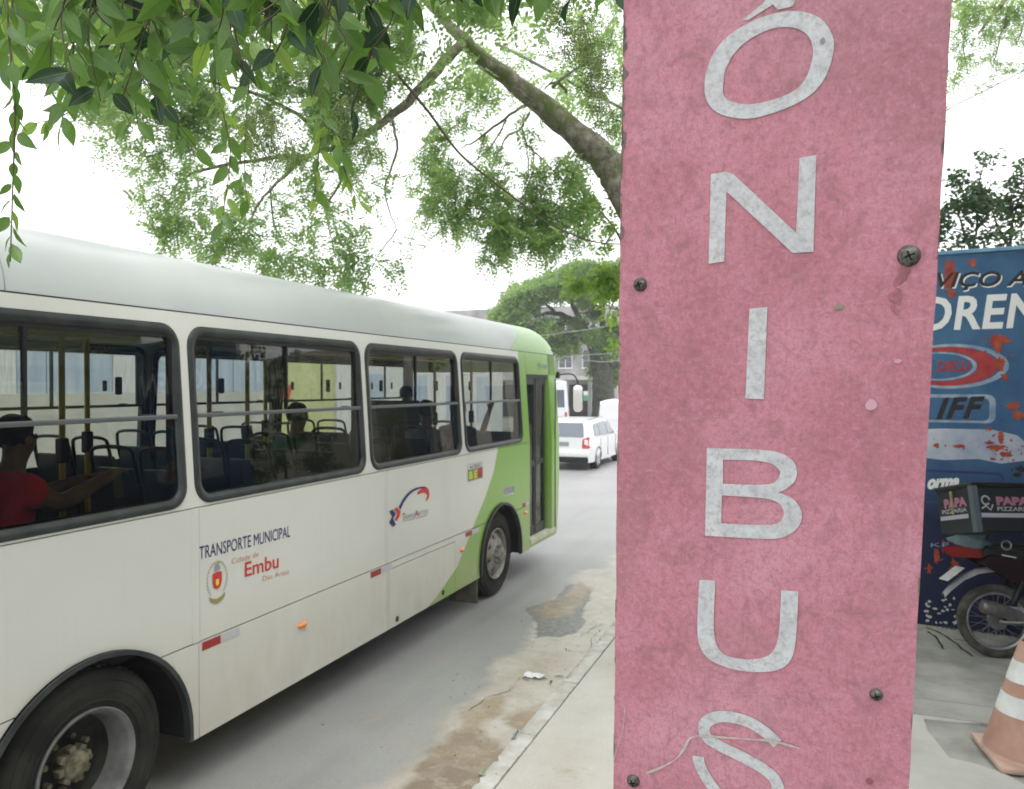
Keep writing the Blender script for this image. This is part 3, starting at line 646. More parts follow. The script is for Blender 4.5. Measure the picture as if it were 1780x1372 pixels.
# lettering on the flank
UPZ = (0, 0, 1); RT = (0, 1, 0)
def side_text(name, s, pa, pb, h, m, **k):
    a = bus_yz(*pa); b2 = bus_yz(*pb)
    d = Vector((0, b2[0]-a[0], b2[1]-a[1])); return text(name, s, (-3.4972+k.pop('lift', 0), a[0], a[1]), d, (0, 0, 1), h, m, bus, width=d.length, **k)
side_text('lettering', 'TRANSPORTE MUNICIPAL', (346, 973), (504, 933), 0.080, M_navy)
side_text('lettering', 'Cidade de', (402, 981), (449, 967), 0.036, M_pinkp)
side_text('lettering', 'Embu', (425, 1003), (484, 986), 0.095, M_redp, bold=0.015)
side_text('lettering', 'Das Artes', (456, 1010), (502, 997), 0.034, M_pinkp)
side_text('lettering', '1008', (875, 861), (893, 857), 0.085, M_whitep, bold=0.07, lift=0.0004)
side_text('lettering', '1008', (876, 860), (893, 856), 0.078, M_navy, bold=0.01, lift=0.001)
side_text('lettering', 'T', (699, 905), (704, 904), 0.066, M_redst)
side_text('lettering', 'RANS', (704, 903), (720, 899), 0.042, M_greyp)
side_text('lettering', 'A', (720, 899), (727, 897), 0.060, M_redst)
side_text('lettering', 'RTES', (727, 897), (744, 893), 0.042, M_greyp)
def flat(name, pts2, m, lift=0.0, parent=None):
    return plate(name, pts2, [], lambda y, z: (side_x(z)+0.0028+lift, y, z), m, parent or bus, (-0.0005, 0, 0))
def stroke(name, pix, w, m, lift=0.0):
    P = spline([Vector(bus_yz(*p)) for p in pix], 6); n = len(P)
    ws = [w(i/(n-1)) for i in range(n)] if callable(w) else w
    V, F = ribbon(P, ws); return mesh(name, [(side_x(p.y)+0.0028+lift, p.x, p.y) for p in V], F, m, bus)
stroke('logo_arc', [(694, 884), (702, 869), (713, 856), (726, 849), (739, 847)], lambda t: 0.045*(1-0.75*t), M_navy)
stroke('logo_arc', [(725, 858), (736, 852), (742, 854), (744, 862), (740, 871)], lambda t: 0.012+0.05*math.sin(math.pi*min(1, t*0.95+0.05)), M_redp)
flat('logo_chevron', [bus_yz(*p) for p in ((676, 889), (682, 886), (688, 893), (683, 902), (688, 912), (683, 916), (676, 909), (681, 898))], M_navy)
flat('logo_chevron', [bus_yz(*p) for p in ((684, 885), (690, 882), (696, 889), (694, 898), (689, 906), (685, 904), (690, 893))], M_redp, 0.0004)
stroke('logo_underline', [(699, 907), (742, 896)], 0.006, M_greyp)
# coloured sticker
a = bus_yz(813, 838); s0, z0 = a; W = 0.36
z0 = bus_yz(813, 838)[1]; W = bus_yz(839, 832)[0]-s0; Hh = bus_yz(813, 808)[1]-z0
def fr(u0, v0, u1, v1): return rect(s0+W*u0, z0+Hh*v0, s0+W*u1, z0+Hh*v1)
flat('sticker', fr(0, 0.0, 1, 1), M_greyp)
for u0, u1, mm, ch, cm in ((0.03, 0.35, M_greenp, 'B', M_yelp), (0.35, 0.64, M_olive, 'E', M_yelp), (0.64, 0.97, M_redst, 'M', M_redp)):
    flat('sticker_panel', fr(u0, 0.05, u1, 0.66), mm, 0.0006)
    text('lettering', ch, (-3.4955, s0+W*(u0+0.06), z0+Hh*0.14), (0, 1, 0), UPZ, Hh*0.42, cm, bus, width=W*0.2, bold=0.03)
flat('sticker_panel', fr(0.03, 0.70, 0.97, 0.96), M_whitep, 0.0006)
text('lettering', 'ACESSO', (-3.4955, s0+W*0.08, z0+Hh*0.74), (0, 1, 0), UPZ, Hh*0.18, M_blackp, bus, width=W*0.84, bold=0.03)
# town crest
cy_, cz_ = bus_yz(377, 1008)
def crest(name, pts, m, lift): return flat(name, [(cy_+a*0.01, cz_+b*0.01) for a, b in pts], m, lift)
crest('crest_shield', [(-4, 4.5), (0, 5), (4, 4.5), (4.1, -1), (3, -4.5), (0, -6), (-3, -4.5), (-4.1, -1)], M_redp, 0.0012)
crest('crest_charge', [(-1.2, 0.5), (1.2, 0.5), (1.4, -2.5), (0, -4), (-1.4, -2.5)], M_yelp, 0.0018)
crest('crest_crown', [(-2.6, 5.8), (2.6, 5.8), (2.4, 8), (1.3, 10.5), (0.6, 8.6), (0, 11.5), (-0.6, 8.6), (-1.3, 10.5), (-2.4, 8)], M_greyp, 0.0012)
crest('crest_ribbon', [(-7, -9), (-4, -11), (0, -12), (4, -11), (7, -9), (6.4, -12), (3.5, -14), (0, -15), (-3.5, -14), (-6.4, -12)], M_olive, 0.0012)
b = MB(); rr = random.Random(4)
for k in range(46):
    q = R(-60+300*k/45)-R(90)+R(0); q = R(-130)+R(-0)+(R(260)*k/45)+R(90)-R(90)
    ang = R(130)+R(0); th = R(-50)+R(280)*k/45
    ex, ez = 8.2*math.cos(th), 10.5*math.sin(th)+0.5
    if k % 2: ex *= 1.12; ez *= 1.06
    L = 0.017; d = rr.uniform(0, 6.28); b.m = rr.choice((0, 0, 1, 2))
    c0 = Vector((0, cy_+ex*0.01, cz_+ez*0.01)); u = Vector((0, math.cos(d), math.sin(d)))*L/2; w = Vector((0, -math.sin(d), math.cos(d)))*L/5
    b.add([Vector((-3.4962, p.y, p.z)) for p in (c0-u, c0+w, c0+u, c0-w)], [(0, 3, 2, 1)])
b.build('crest_wreath', [M_olive, M_greenp, M_pinkp], bus)
# header badge
hy, hz = bus_yz(937, 637); b = MB(); b.lathe([(0.003, 0.03), (0.005, 0.03), (0.005, 0.045), (0.003, 0.045)], (side_x(hz), hy, hz), (1, 0, 0), 20)
b.build('badge', M_greyp, bus)
for k in range(4): flat('badge_mark', rect(hy+0.12+k*0.075, hz-0.03, hy+0.165+k*0.075, hz+0.03), M_greyp)

# right-hand mirror on its arm
mr = bpy.data.objects.new('mirror', None); COL.objects.link(mr); mr.parent = bus; mr.matrix_parent_inverse = world_of(bus).inverted()
mc = at(1004.5, 693, 12.05); mr.location = mc
a0 = Vector((-3.60, 10.98, 2.66))
b = MB(); b.tube(spline([a0, at(990, 650, 11.7), at(1000, 655, 11.9), at(1005, 668, 12.05)], 5), 0.011, 8); b.build('mirror_arm', M_black, mr, smooth=True)
MB().box(a0.x-0.03, a0.y-0.05, 2.61, a0.x+0.05, a0.y+0.05, 2.71, bev=0.015).build('mirror_bracket', M_black, mr)
fwd = (Vector((-0.9, 0.5, 2.2))-mc); fwd = ((ORG-mc).normalized()+Vector((0.10, -0.99, -0.02)).normalized()).normalized(); rg = Vector((0, 0, 1)).cross(fwd).normalized(); upv = fwd.cross(rg)
def mir(a, b_, o): return mc+rg*a+upv*b_+fwd*o
out = rrect(-0.085, -0.225, 0.085, 0.225, 0.07, 6); inn = rrect(-0.072, -0.21, 0.072, 0.21, 0.06, 6)
V = [mir(a, b_, 0) for a, b_ in inn]+[mir(a, b_, 0.008) for a, b_ in out]+[mir(a, b_, -0.02) for a, b_ in out]+[mir(a*.7, b_*.85, -0.07) for a, b_ in out]
n = len(out); F = [(r*n+k, r*n+(k+1) % n, (r+1)*n+(k+1) % n, (r+1)*n+k) for r in range(3) for k in range(n)]+[tuple(range(4*n-1, 3*n-1, -1))]
mesh('mirror_housing', V, F, M_black, mr, smooth=True, angle=50)
mesh('mirror_glass', [mir(a, b_, 0.002) for a, b_ in inn], [tuple(range(n))], M_mirror, mr)

# seats, poles and rails in the saloon
def seat(xc, yc, col=M_seat, hand=M_black):
    b = MB(); b.box(xc-0.21, yc-0.20, 1.36, xc+0.21, yc+0.22, 1.42, bev=0.02)
    V = []
    T = Matrix.Translation((xc, yc-0.22, 1.40)) @ Matrix.Rotation(R(8), 4, 'X')
    b.box(-0.21, -0.03, 0.0, 0.21, 0.015, 0.56, M=T, bev=0.03)
    b.box(xc-0.18, yc-0.03, 0.95, xc-0.14, yc+0.03, 1.36).box(xc+0.14, yc-0.03, 0.95, xc+0.18, yc+0.03, 1.36)
    s = b.build('seat', col, bus, smooth=True, angle=40)
    P = [T @ Vector(p) for p in ((-0.19, -0.02, 0.45), (-0.19, -0.03, 0.62), (-0.14, -0.03, 0.70), (0.14, -0.03, 0.70), (0.19, -0.03, 0.62), (0.19, -0.02, 0.45))]
    MB().tube(spline(P, 4), 0.014, 6).build('seat_handle', hand, s, smooth=True)
for k, yc in enumerate((0.4, 1.2, 2.0, 2.85, 4.15, 4.95, 5.75, 6.6, 7.4, 8.2)):
    cream = M_inter
    seat(-3.90, yc, M_seat if yc < 6 else mat('cream_seat_%d' % k, (0.42, 0.40, 0.30), 0.5) if yc == 6.6 else M_seat, M_black if yc < 6 else M_alu)
    seat(-4.33, yc, M_seat); seat(-5.30, yc-0.15, M_seat); seat(-5.73, yc-0.15, M_seat)
for x, y_ in ((-4.55, 3.62), (-5.08, 4.25), (-4.55, 4.93), (-4.55, 5.38), (-5.08, 6.27), (-4.55, 7.05), (-5.08, 8.0), (-4.55, 8.9), (-5.08, 2.2), (-4.55, 1.4), (-4.4, 9.7)):
    MB().tube([(x, y_, 0.95), (x, y_, 3.0)], 0.019, 10).build('pole', M_yellow, bus, smooth=True)
    MB().box(x-0.03, y_-0.03, 2.0, x+0.03, y_+0.03, 2.16, bev=0.01).build('pole_clamp', M_black, bus)
for x in (-4.55, -5.08): MB().tube([(x, 0, 2.86), (x, 10.3, 2.86)], 0.018, 8).build('ceiling_rail', M_yellow, bus, smooth=True)
MB().tube([(-3.72, 0, 2.80), (-3.72, 9.4, 2.80)], 0.012, 8).build('ceiling_rail', M_yellow, bus, smooth=True)
# paper notice, modesty panels, turnstile area partitions, driver cab partition
yy, zz = bus_yz(518, 606); mesh('paper_notice', [(-3.60, yy-0.12, zz-0.06), (-3.60, yy+0.07, zz-0.06), (-3.60, yy+0.07, zz+0.08), (-3.60, yy-0.12, zz+0.08)], [(0, 1, 2, 3)], M_greyp, bus)
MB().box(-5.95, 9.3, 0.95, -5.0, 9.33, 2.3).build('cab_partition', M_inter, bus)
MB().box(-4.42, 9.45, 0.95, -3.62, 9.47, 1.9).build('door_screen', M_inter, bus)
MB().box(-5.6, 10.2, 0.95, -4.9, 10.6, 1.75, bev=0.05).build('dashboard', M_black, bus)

# ------------------------------------------------------------------ people on board
M_skin = mottled('brown_skin', (0.20, 0.095, 0.05), (0.27, 0.14, 0.08), 8, 0.5, 0.1)
M_hair = mat('dark_hair', (0.012, 0.009, 0.008), 0.6)
def skin_mesh(verts, edges, radii, level=2):
    me = bpy.data.meshes.new('tmp'); me.from_pydata([tuple(v) for v in verts], edges, [])
    o = bpy.data.objects.new('tmp', me); COL.objects.link(o)
    o.modifiers.new('s', 'SKIN'); ly = me.skin_vertices[0] if me.skin_vertices else None
    if not me.skin_vertices:
        b = bmesh.new(); b.from_mesh(me); b.verts.layers.skin.verify(); b.to_mesh(me); b.free()
    for i, r in enumerate(radii):
        me.skin_vertices[0].data[i].radius = (r if isinstance(r, tuple) else (r, r)); me.skin_vertices[0].data[i].use_root = (i == 0)
    s = o.modifiers.new('d', 'SUBSURF'); s.levels = level; s.render_levels = level
    dg = bpy.context.evaluated_depsgraph_get(); out = bpy.data.meshes.new_from_object(o.evaluated_get(dg))
    bpy.data.objects.remove(o); bpy.data.meshes.remove(me)
    for p in out.polygons: p.use_smooth = True
    return out
def person(x, y, label, shirt, rh, lh, lean=0.0, hairlen=0, rz=0.0, zf=0.95, arm=1.0):
    o = empty('person', (x, y, zf), label, 'person', None, rz)
    L = lean; pel = (0, -.02, 0.53); sp1 = (0, -.03+L*.3, 0.74); ch = (0, -.02+L*.8, 0.98); nk = (0, .0+L, 1.12)
    V = [pel, sp1, ch, nk, (0, .02+L, 1.19), (0, .03+L, 1.27), (0, .025+L, 1.34)]
    E = [(0, 1), (1, 2), (2, 3), (3, 4), (4, 5), (5, 6)]; Rd = [(0.15, .11), (0.13, .10), (0.15, .10), 0.052, 0.066, 0.088, 0.07]
    nose = len(V); V.append((0, .125+L, 1.25)); E.append((5, nose)); Rd.append(0.012)
    for s, h in ((1, rh), (-1, lh)):
        sh = Vector((0.17*s, -.02+L*.85, 1.02)); el, wr = Vector(h[0]), Vector(h[1]); d = (wr-el).normalized()
        i = len(V); V += [sh, el, wr, wr+d*0.07]; E += [(2, i), (i, i+1), (i+1, i+2), (i+2, i+3)]; Rd += [0.055*arm, 0.044*arm, 0.028*arm, (0.036, 0.020)]
        sd = d.cross(Vector((0, 0, 1))).normalized() if abs(d.z) < .9 else Vector((1, 0, 0))
        for k, (off, ln) in enumerate(((-.026, .065), (-.009, .08), (.009, .075), (.025, .058))):
            q = len(V); V += [wr+d*(0.085)+sd*off, wr+d*(0.085+ln*.55)+sd*off*1.2, wr+d*(0.085+ln*.85)+sd*off*1.2-Vector((0, 0, .03))]
            E += [(i+3, q), (q, q+1), (q+1, q+2)]; Rd += [0.010, 0.009, 0.008]
        q = len(V); V += [wr+d*0.05-sd*0.045*s, wr+d*0.085-sd*0.06*s]; E += [(i+3, q), (q, q+1)]; Rd += [0.012, 0.010]
        kn = (0.13*s, .40, 0.50); an = (0.13*s, .42, 0.10); j = len(V)
        V += [(0.10*s, 0.02, 0.52), kn, an, (0.13*s, .54, 0.05)]; E += [(0, j), (j, j+1), (j+1, j+2), (j+2, j+3)]; Rd += [0.09, 0.065, 0.045, 0.04]
    body = skin_mesh(V, E, Rd, 2); body.materials.append(M_skin); link('body', body, o, True)
    # shirt following torso and upper arms
    V = [(0, -.02, 0.50), sp1, ch, (0, L-.005, 1.075)]; E = [(0, 1), (1, 2), (2, 3)]; Rd = [(0.185, .15), (0.17, .145), (0.19, .145), 0.08]
    for s, h in ((1, rh), (-1, lh)):
        sh = Vector((0.17*s, -.02+L*.85, 1.02)); el = Vector(h[0]); i = len(V); V += [sh, sh.lerp(el, 0.62)]; E += [(2, i), (i, i+1)]; Rd += [0.080*arm, 0.070*arm]
    sm = skin_mesh(V, E, Rd, 2); sm.materials.append(shirt); link('shirt', sm, o, True)
    V = [(0, -.02, .53)]; E = []; Rd = [(0.17, .13)]
    for s in (1, -1):
        j = len(V); V += [(0.10*s, 0.04, 0.52), (0.13*s, .40, 0.50), (0.13*s, .42, 0.16)]; E += [(0, j), (j, j+1), (j+1, j+2)]; Rd += [0.105, 0.08, 0.065]
    sm = skin_mesh(V, E, Rd, 1); sm.materials.append(MATS['trousers']); link('trousers', sm, o, True)
    # hair cap and ears
    b = bmesh.new(); bmesh.ops.create_icosphere(b, subdivisions=3, radius=1)
    for v_ in b.verts:
        n_ = 1+0.04*math.sin(v_.co.x*17+v_.co.y*11); v_.co = Vector((v_.co.x*0.094*n_, (v_.co.y*0.110-0.012)*n_+L+0.025, v_.co.z*0.10*n_+1.305))
    bmesh.ops.delete(b, geom=[v_ for v_ in b.verts if (v_.co.y > L+0.075 and v_.co.z < 1.34) or v_.co.z < 1.235-hairlen], context='VERTS')
    me = bpy.data.meshes.new('hair'); b.to_mesh(me); b.free(); me.materials.append(M_hair)
    for p in me.polygons: p.use_smooth = True
    link('hair', me, o, True)
    e = MB()
    for s in (1, -1): e.lathe([(0, 0.0), (0.012, 0.012), (0.014, 0.024), (0.0, 0.022)], (0.083*s, 0.025+L, 1.27), (s, 0, 0), 10)
    e.build('ears', M_skin, o, smooth=True, local=True)
    f = MB()
    for s in (1, -1): f.lathe([(0, 0.013), (0.006, 0.009), (0.008, 0.0)], (0.032*s, 0.108+L, 1.285), (0, 1, 0), 8)
    f.box(-0.022, 0.108+L, 1.205, 0.022, 0.116+L, 1.212); f.build('eyes_and_mouth', M_hair, o, local=True)
    return o
mat('trousers', (0.03, 0.035, 0.05), 0.8)
M_rshirt = mottled('red_cotton', (0.62, 0.010, 0.012), (0.75, 0.02, 0.022), 9, 0.8, 0.3)
lap = lambda s: ((0.24*s, 0.06, 0.80), (0.16*s, 0.28, 0.66))
person(-3.88, 2.66, 'bus passenger in a red T-shirt stretching an arm to the seat in front', M_rshirt, ((0.21, 0.24, 0.93), (0.12, 0.62, 1.03)), ((-0.24, 0.26, 0.90), (-0.10, 0.60, 1.00)), lean=0.14, arm=1.25)
person(-4.33, 5.72, 'bus passenger in a green T-shirt seen from behind in the second window', mottled('green_cotton', (0.01, 0.14, 0.08), (0.02, 0.20, 0.11), 9, 0.8), lap(1), lap(-1), lean=0.04)
person(-3.90, 7.40, 'bus passenger with a grey shirt and dark hair by the third window', mottled('grey_cotton', (0.22, 0.23, 0.24), (0.30, 0.30, 0.31), 9, 0.8), lap(1), lap(-1), lean=0.02, hairlen=0.05)
person(-3.92, 8.22, 'bus passenger in dark clothes resting a hand on the rail of the fourth window', mottled('dark_cotton', (0.03, 0.03, 0.05), (0.06, 0.06, 0.08), 9, 0.8), ((0.27, 0.12, 0.98), (0.31, 0.26, 1.26)), lap(-1), lean=0.02)
person(-5.45, 9.75, 'bus driver in a dark blue shirt at the wheel', mottled('blue_cotton', (0.01, 0.015, 0.10), (0.02, 0.03, 0.16), 9, 0.8), ((0.24, 0.15, 0.85), (0.16, 0.42, 0.92)), ((-0.24, 0.15, 0.85), (-0.16, 0.42, 0.92)), zf=1.1)

# ------------------------------------------------------------------ bus stop board in front of the camera
az, lean, roll = -0.0643984, 0.0828442, -0.0381418
d0 = Vector((math.cos(az), math.sin(az), 0)); n0 = Vector((math.sin(az), -math.cos(az), 0)); u0 = Vector((n0.x*math.sin(lean), n0.y*math.sin(lean), math.cos(lean)))
BD = d0*math.cos(roll)+u0*math.sin(roll); BU = -d0*math.sin(roll)+u0*math.cos(roll); BN = BD.cross(BU)   # BN towards the camera
BC = at(1345, 686, 0.70)
def bst(px, py):
    r = ray(px, py); t = BN.dot(BC-ORG)/BN.dot(r); P = ORG+r*t-BC; return Vector((P.dot(BD), P.dot(BU)))
def b3(s, t, o=0.0): return BC+BD*s+BU*t+BN*o
m = mat('weathered_pink_paint', (0.5, 0.2, 0.25), 0.75); v = coords(m)
c1 = ramp(m, noise(m, v, 9, 4, 0.5), [(0.34, (0.47, 0.185, 0.232)), (0.52, (0.54, 0.228, 0.285)), (0.68, (0.60, 0.28, 0.355))])
sb = nd(m, 'ShaderNodeSeparateXYZ'); lk(m, v, sb.inputs[0])
st_ = nd(m, 'ShaderNodeMath', operation='MULTIPLY_ADD'); st_.inputs[1].default_value = 0.55; lk(m, sb.outputs[0], st_.inputs[0]); lk(m, sb.outputs[2], st_.inputs[2])
big = nd(m, 'ShaderNodeMath', operation='MULTIPLY_ADD'); big.inputs[1].default_value = 0.35; lk(m, noise(m, v, 6, 5, 0.6), big.inputs[0]); lk(m, st_.outputs[0], big.inputs[2])
mu_ = nd(m, 'ShaderNodeMapRange'); mu_.inputs[1].default_value = 2.90; mu_.inputs[2].default_value = 3.25; mu_.inputs[4].default_value = 0.95; lk(m, big.outputs[0], mu_.inputs[0])
c1 = mixc(m, mu_.outputs[0], c1, (0.31, 0.185, 0.205))          # soot and algae film on the upper right
mott = noise(m, v, 170, 9, 0.8); c1 = mixc(m, ramp(m, mott, [(0.34, (0.55, 0.55, 0.55)), (0.50, (0, 0, 0))]), c1, (0.25, 0.115, 0.125))
c1 = mixc(m, ramp(m, mott, [(0.52, (0, 0, 0)), (0.70, (0.6, 0.6, 0.6))]), c1, (0.62, 0.36, 0.43))
m2 = noise(m, v, 48, 8, 0.72, 0.8); c1 = mixc(m, ramp(m, m2, [(0.50, (0, 0, 0)), (0.66, (0.55, 0.55, 0.55))]), c1, (0.29, 0.135, 0.15))
m3 = noise(m, coords(m, (1, 1, 0.45)), 14, 6, 0.7, 0.5); c1 = mixc(m, ramp(m, m3, [(0.52, (0, 0, 0)), (0.70, (0.55, 0.55, 0.55))]), c1, (0.36, 0.185, 0.205))
c1 = mixc(m, ramp(m, noise(m, v, 420, 5, 0.8), [(0.52, (0, 0, 0)), (0.68, (0.5, 0.5, 0.5))]), c1, (0.24, 0.11, 0.12))
mp_ = nd(m, 'ShaderNodeMapping'); mp_.inputs['Rotation'].default_value = (0, R(38), 0); mp_.inputs['Scale'].default_value = (1, 1, 0.16); lk(m, v, mp_.inputs[0])
c1 = mixc(m, ramp(m, noise(m, mp_.outputs[0], 210, 6, 0.75), [(0.55, (0, 0, 0)), (0.72, (0.5, 0.5, 0.5))]), c1, (0.27, 0.13, 0.145))
mp2 = nd(m, 'ShaderNodeMapping'); mp2.inputs['Rotation'].default_value = (0, R(-30), 0); mp2.inputs['Scale'].default_value = (0.14, 1, 1); lk(m, v, mp2.inputs[0])
c1 = mixc(m, ramp(m, noise(m, mp2.outputs[0], 240, 6, 0.75), [(0.60, (0, 0, 0)), (0.74, (0.5, 0.5, 0.5))]), c1, (0.62, 0.38, 0.44))
base(m, c1); bump(m, noise(m, v, 180, 6, 0.7), 0.25, 0.001); M_pink = m
m = mat('worn_white_letter_paint', (0.6, 0.6, 0.6), 0.8); v = coords(m)
c1 = ramp(m, noise(m, v, 60, 7, 0.7), [(0.3, (0.48, 0.50, 0.52)), (0.6, (0.60, 0.62, 0.63))])
c1 = mixc(m, ramp(m, noise(m, v, 160, 7, 0.8), [(0.47, (0, 0, 0)), (0.66, (0.85, 0.85, 0.85))]), c1, (0.36, 0.31, 0.32)); base(m, c1); M_letter = m
M_edge = mottled('bare_board_edge', (0.36, 0.33, 0.31), (0.58, 0.55, 0.53), 40, 0.9, 0.4)
board = empty('bus_stop_sign', (BC.x, BC.y+0.06, 0.1), 'weathered pink board on a post reading ÔNIBUS downwards in white letters', 'sign')
rr = random.Random(5); hw = 0.1355
s0_, s1_ = -0.1452, 0.1243
def edge_pts(s, dn, wob, seed):
    q = random.Random(seed); return [(s+q.uniform(-wob, wob), t) for t in np.linspace(-0.95 if dn else 0.75, 0.75 if dn else -0.95, 60)]
outer = edge_pts(s1_, True, 0.0005, 1)+edge_pts(s0_, False, 0.0006, 2)
plate('sign_board', outer, [], lambda s, t: b3(s, t), M_pink, board, -BN*0.001)
plate('board_core', outer, [], lambda s, t: b3(s, t, -0.0010), M_edge, board, -BN*0.014)
mesh('board_back', [b3(s, t, -0.015) for s, t in ((s0_, -.95), (s1_, -.95), (s1_, .75), (s0_, .75))], [(3, 2, 1, 0)], M_edge, board)
# post behind the board, in the ground
pb = b3(0, -0.95, -0.06); pt = b3(0, 0.75, -0.06)
MB().tube([(pb.x+(pb.x-pt.x)*0.35, pb.y+(pb.y-pt.y)*0.35, 0.05), pb, pt], 0.032, 16).build('post', M_alu, board, smooth=True)
# flaked edges
for k in range(80):
    t = rr.choice((rr.uniform(0.12, 0.42), rr.uniform(0.2, 0.42), rr.uniform(-0.45, 0.4))); right = rr.random() < 0.2; s = s1_ if right else s0_
    w_ = 0.0006+0.004*rr.random()**2.2*(1 if t > 0.1 and not right else 0.4); P = blob(s, t, w_, rr.uniform(0.001, 0.011), 11, 0.5, rr); P = [(min(max(a, s0_), s1_), b_) for a, b_ in P]
    try: plate('paint_flake', P, [], lambda s, t: b3(s, t, 0.0006), mat('flake', (0.20, 0.15, 0.14), 0.9) if k == 0 else MATS['flake'], board, -BN*0.0003)
    except Exception: pass
LET = 0.0009
def soft(P, it=3):
    P = [Vector(p) for p in P]
    sharp = []
    for i in range(len(P)):
        a = (P[i]-P[i-1]).normalized(); b_ = (P[(i+1) % len(P)]-P[i]).normalized(); sharp.append(a.dot(b_) < 0.62)
    for _ in range(it):
        Q = []; S = []
        for i in range(len(P)):
            if sharp[i]: Q.append(P[i]); S.append(True)
            else: Q += [P[i]*0.75+P[i-1]*0.25, P[i]*0.75+P[(i+1) % len(P)]*0.25]; S += [False, False]
        P, sharp = Q, S
    return [tuple(p) for p in P]
def letter_stroke(pix, w, closed=False, n=8, join=None):
    P = [bst(*p) for p in pix]
    if closed: P = spline([*P, P[0]], n) if n > 1 else P+[P[0]]
    elif n > 1: P = spline(P, n)
    V, F = ribbon(P, w) if not callable(w) else ribbon(P, [w(i/(len(P)-1)) for i in range(len(P))])
    return V, F
def letter(parts, polys=()):
    V = []; F = []
    for k, (v_, f_) in enumerate(parts):
        o = len(V); V += [b3(p.x, p.y, LET+0.00012*k) for p in v_]; F += [tuple(i+o for i in f) for f in f_]
    for k, poly in enumerate(polys):
        o = len(V); V += [b3(*bst(*p), LET+0.0001*(k+len(parts))) for p in poly]; F.append(tuple(range(o, o+len(poly))))
    mesh('letter', V, F, M_letter, board)
# O with circumflex: outer and inner contour
oc = [(1225, 160), (1228, 125), (1248, 82), (1285, 50), (1335, 27), (1385, 20), (1425, 32), (1447, 62), (1448, 95), (1432, 140), (1400, 172), (1350, 195), (1300, 207), (1255, 200), (1232, 182)]
ic = [(1257, 152), (1262, 120), (1282, 87), (1310, 65), (1345, 50), (1380, 49), (1404, 62), (1413, 85), (1411, 108), (1400, 138), (1378, 160), (1340, 175), (1300, 182), (1270, 176), (1258, 166)]
O1 = spline([bst(*p) for p in oc+[oc[0]]], 4)[:-1]; I1 = spline([bst(*p) for p in ic+[ic[0]]], 4)[:-1]
plate('letter', [tuple(p) for p in O1], [[tuple(p) for p in I1]], lambda s, t: b3(s, t, LET), M_letter, board, -BN*0.0004)
letter([], [[(1290, 36), (1325, 8), (1350, -22), (1385, -22), (1350, 5), (1300, 36)][::-1], [(1338, 2), (1352, -8), (1382, 2), (1378, 12), (1352, 18)][::-1]])
plate('letter', [tuple(bst(*p)) for p in [(1236, 303), (1262, 299), (1275, 303), (1384, 405), (1390, 275), (1419, 270), (1414, 438), (1378, 440), (1263, 333), (1259, 455), (1232, 459)]], [], lambda s, t: b3(s, t, LET), M_letter, board, -BN*0.0004)
plate('letter', [tuple(bst(*p)) for p in [(1303, 537), (1334, 534), (1328, 694), (1296, 693)]], [], lambda s, t: b3(s, t, LET), M_letter, board, -BN*0.0004)
bo = [(1229, 779), (1320, 781), (1352, 785), (1377, 797), (1387, 817), (1383, 837), (1368, 850), (1353, 856), (1378, 865), (1393, 884), (1395, 905), (1382, 924), (1358, 936), (1328, 937), (1226, 931)]
h1 = [(1257, 799), (1315, 800), (1345, 806), (1357, 820), (1353, 834), (1338, 844), (1257, 841)]
h2 = [(1255, 861), (1330, 865), (1355, 873), (1364, 889), (1360, 905), (1342, 914), (1254, 910)]
plate('letter', soft([bst(*p) for p in bo]), [soft([bst(*p) for p in h1]), soft([bst(*p) for p in h2])], lambda s, t: b3(s, t, LET), M_letter, board, -BN*0.0004)
uo = [(1216, 1008), (1213, 1060), (1212, 1100), (1216, 1125), (1230, 1145), (1260, 1160), (1300, 1168), (1340, 1168), (1365, 1160), (1380, 1140), (1385, 1100), (1388, 1028), (1358, 1026), (1356, 1080), (1353, 1110), (1345, 1133), (1328, 1144), (1300, 1147), (1265, 1142), (1248, 1128), (1241, 1105), (1241, 1060), (1244, 1009)]
plate('letter', soft([bst(*p) for p in uo]), [], lambda s, t: b3(s, t, LET), M_letter, board, -BN*0.0004)
letter([letter_stroke([(1352, 1292), (1330, 1272), (1300, 1254), (1262, 1245), (1235, 1250), (1224, 1263), (1230, 1282), (1255, 1298), (1290, 1315), (1330, 1338), (1350, 1360), (1350, 1385), (1330, 1402), (1295, 1402), (1260, 1388), (1235, 1362), (1217, 1330), (1214, 1314)], 0.0112)])
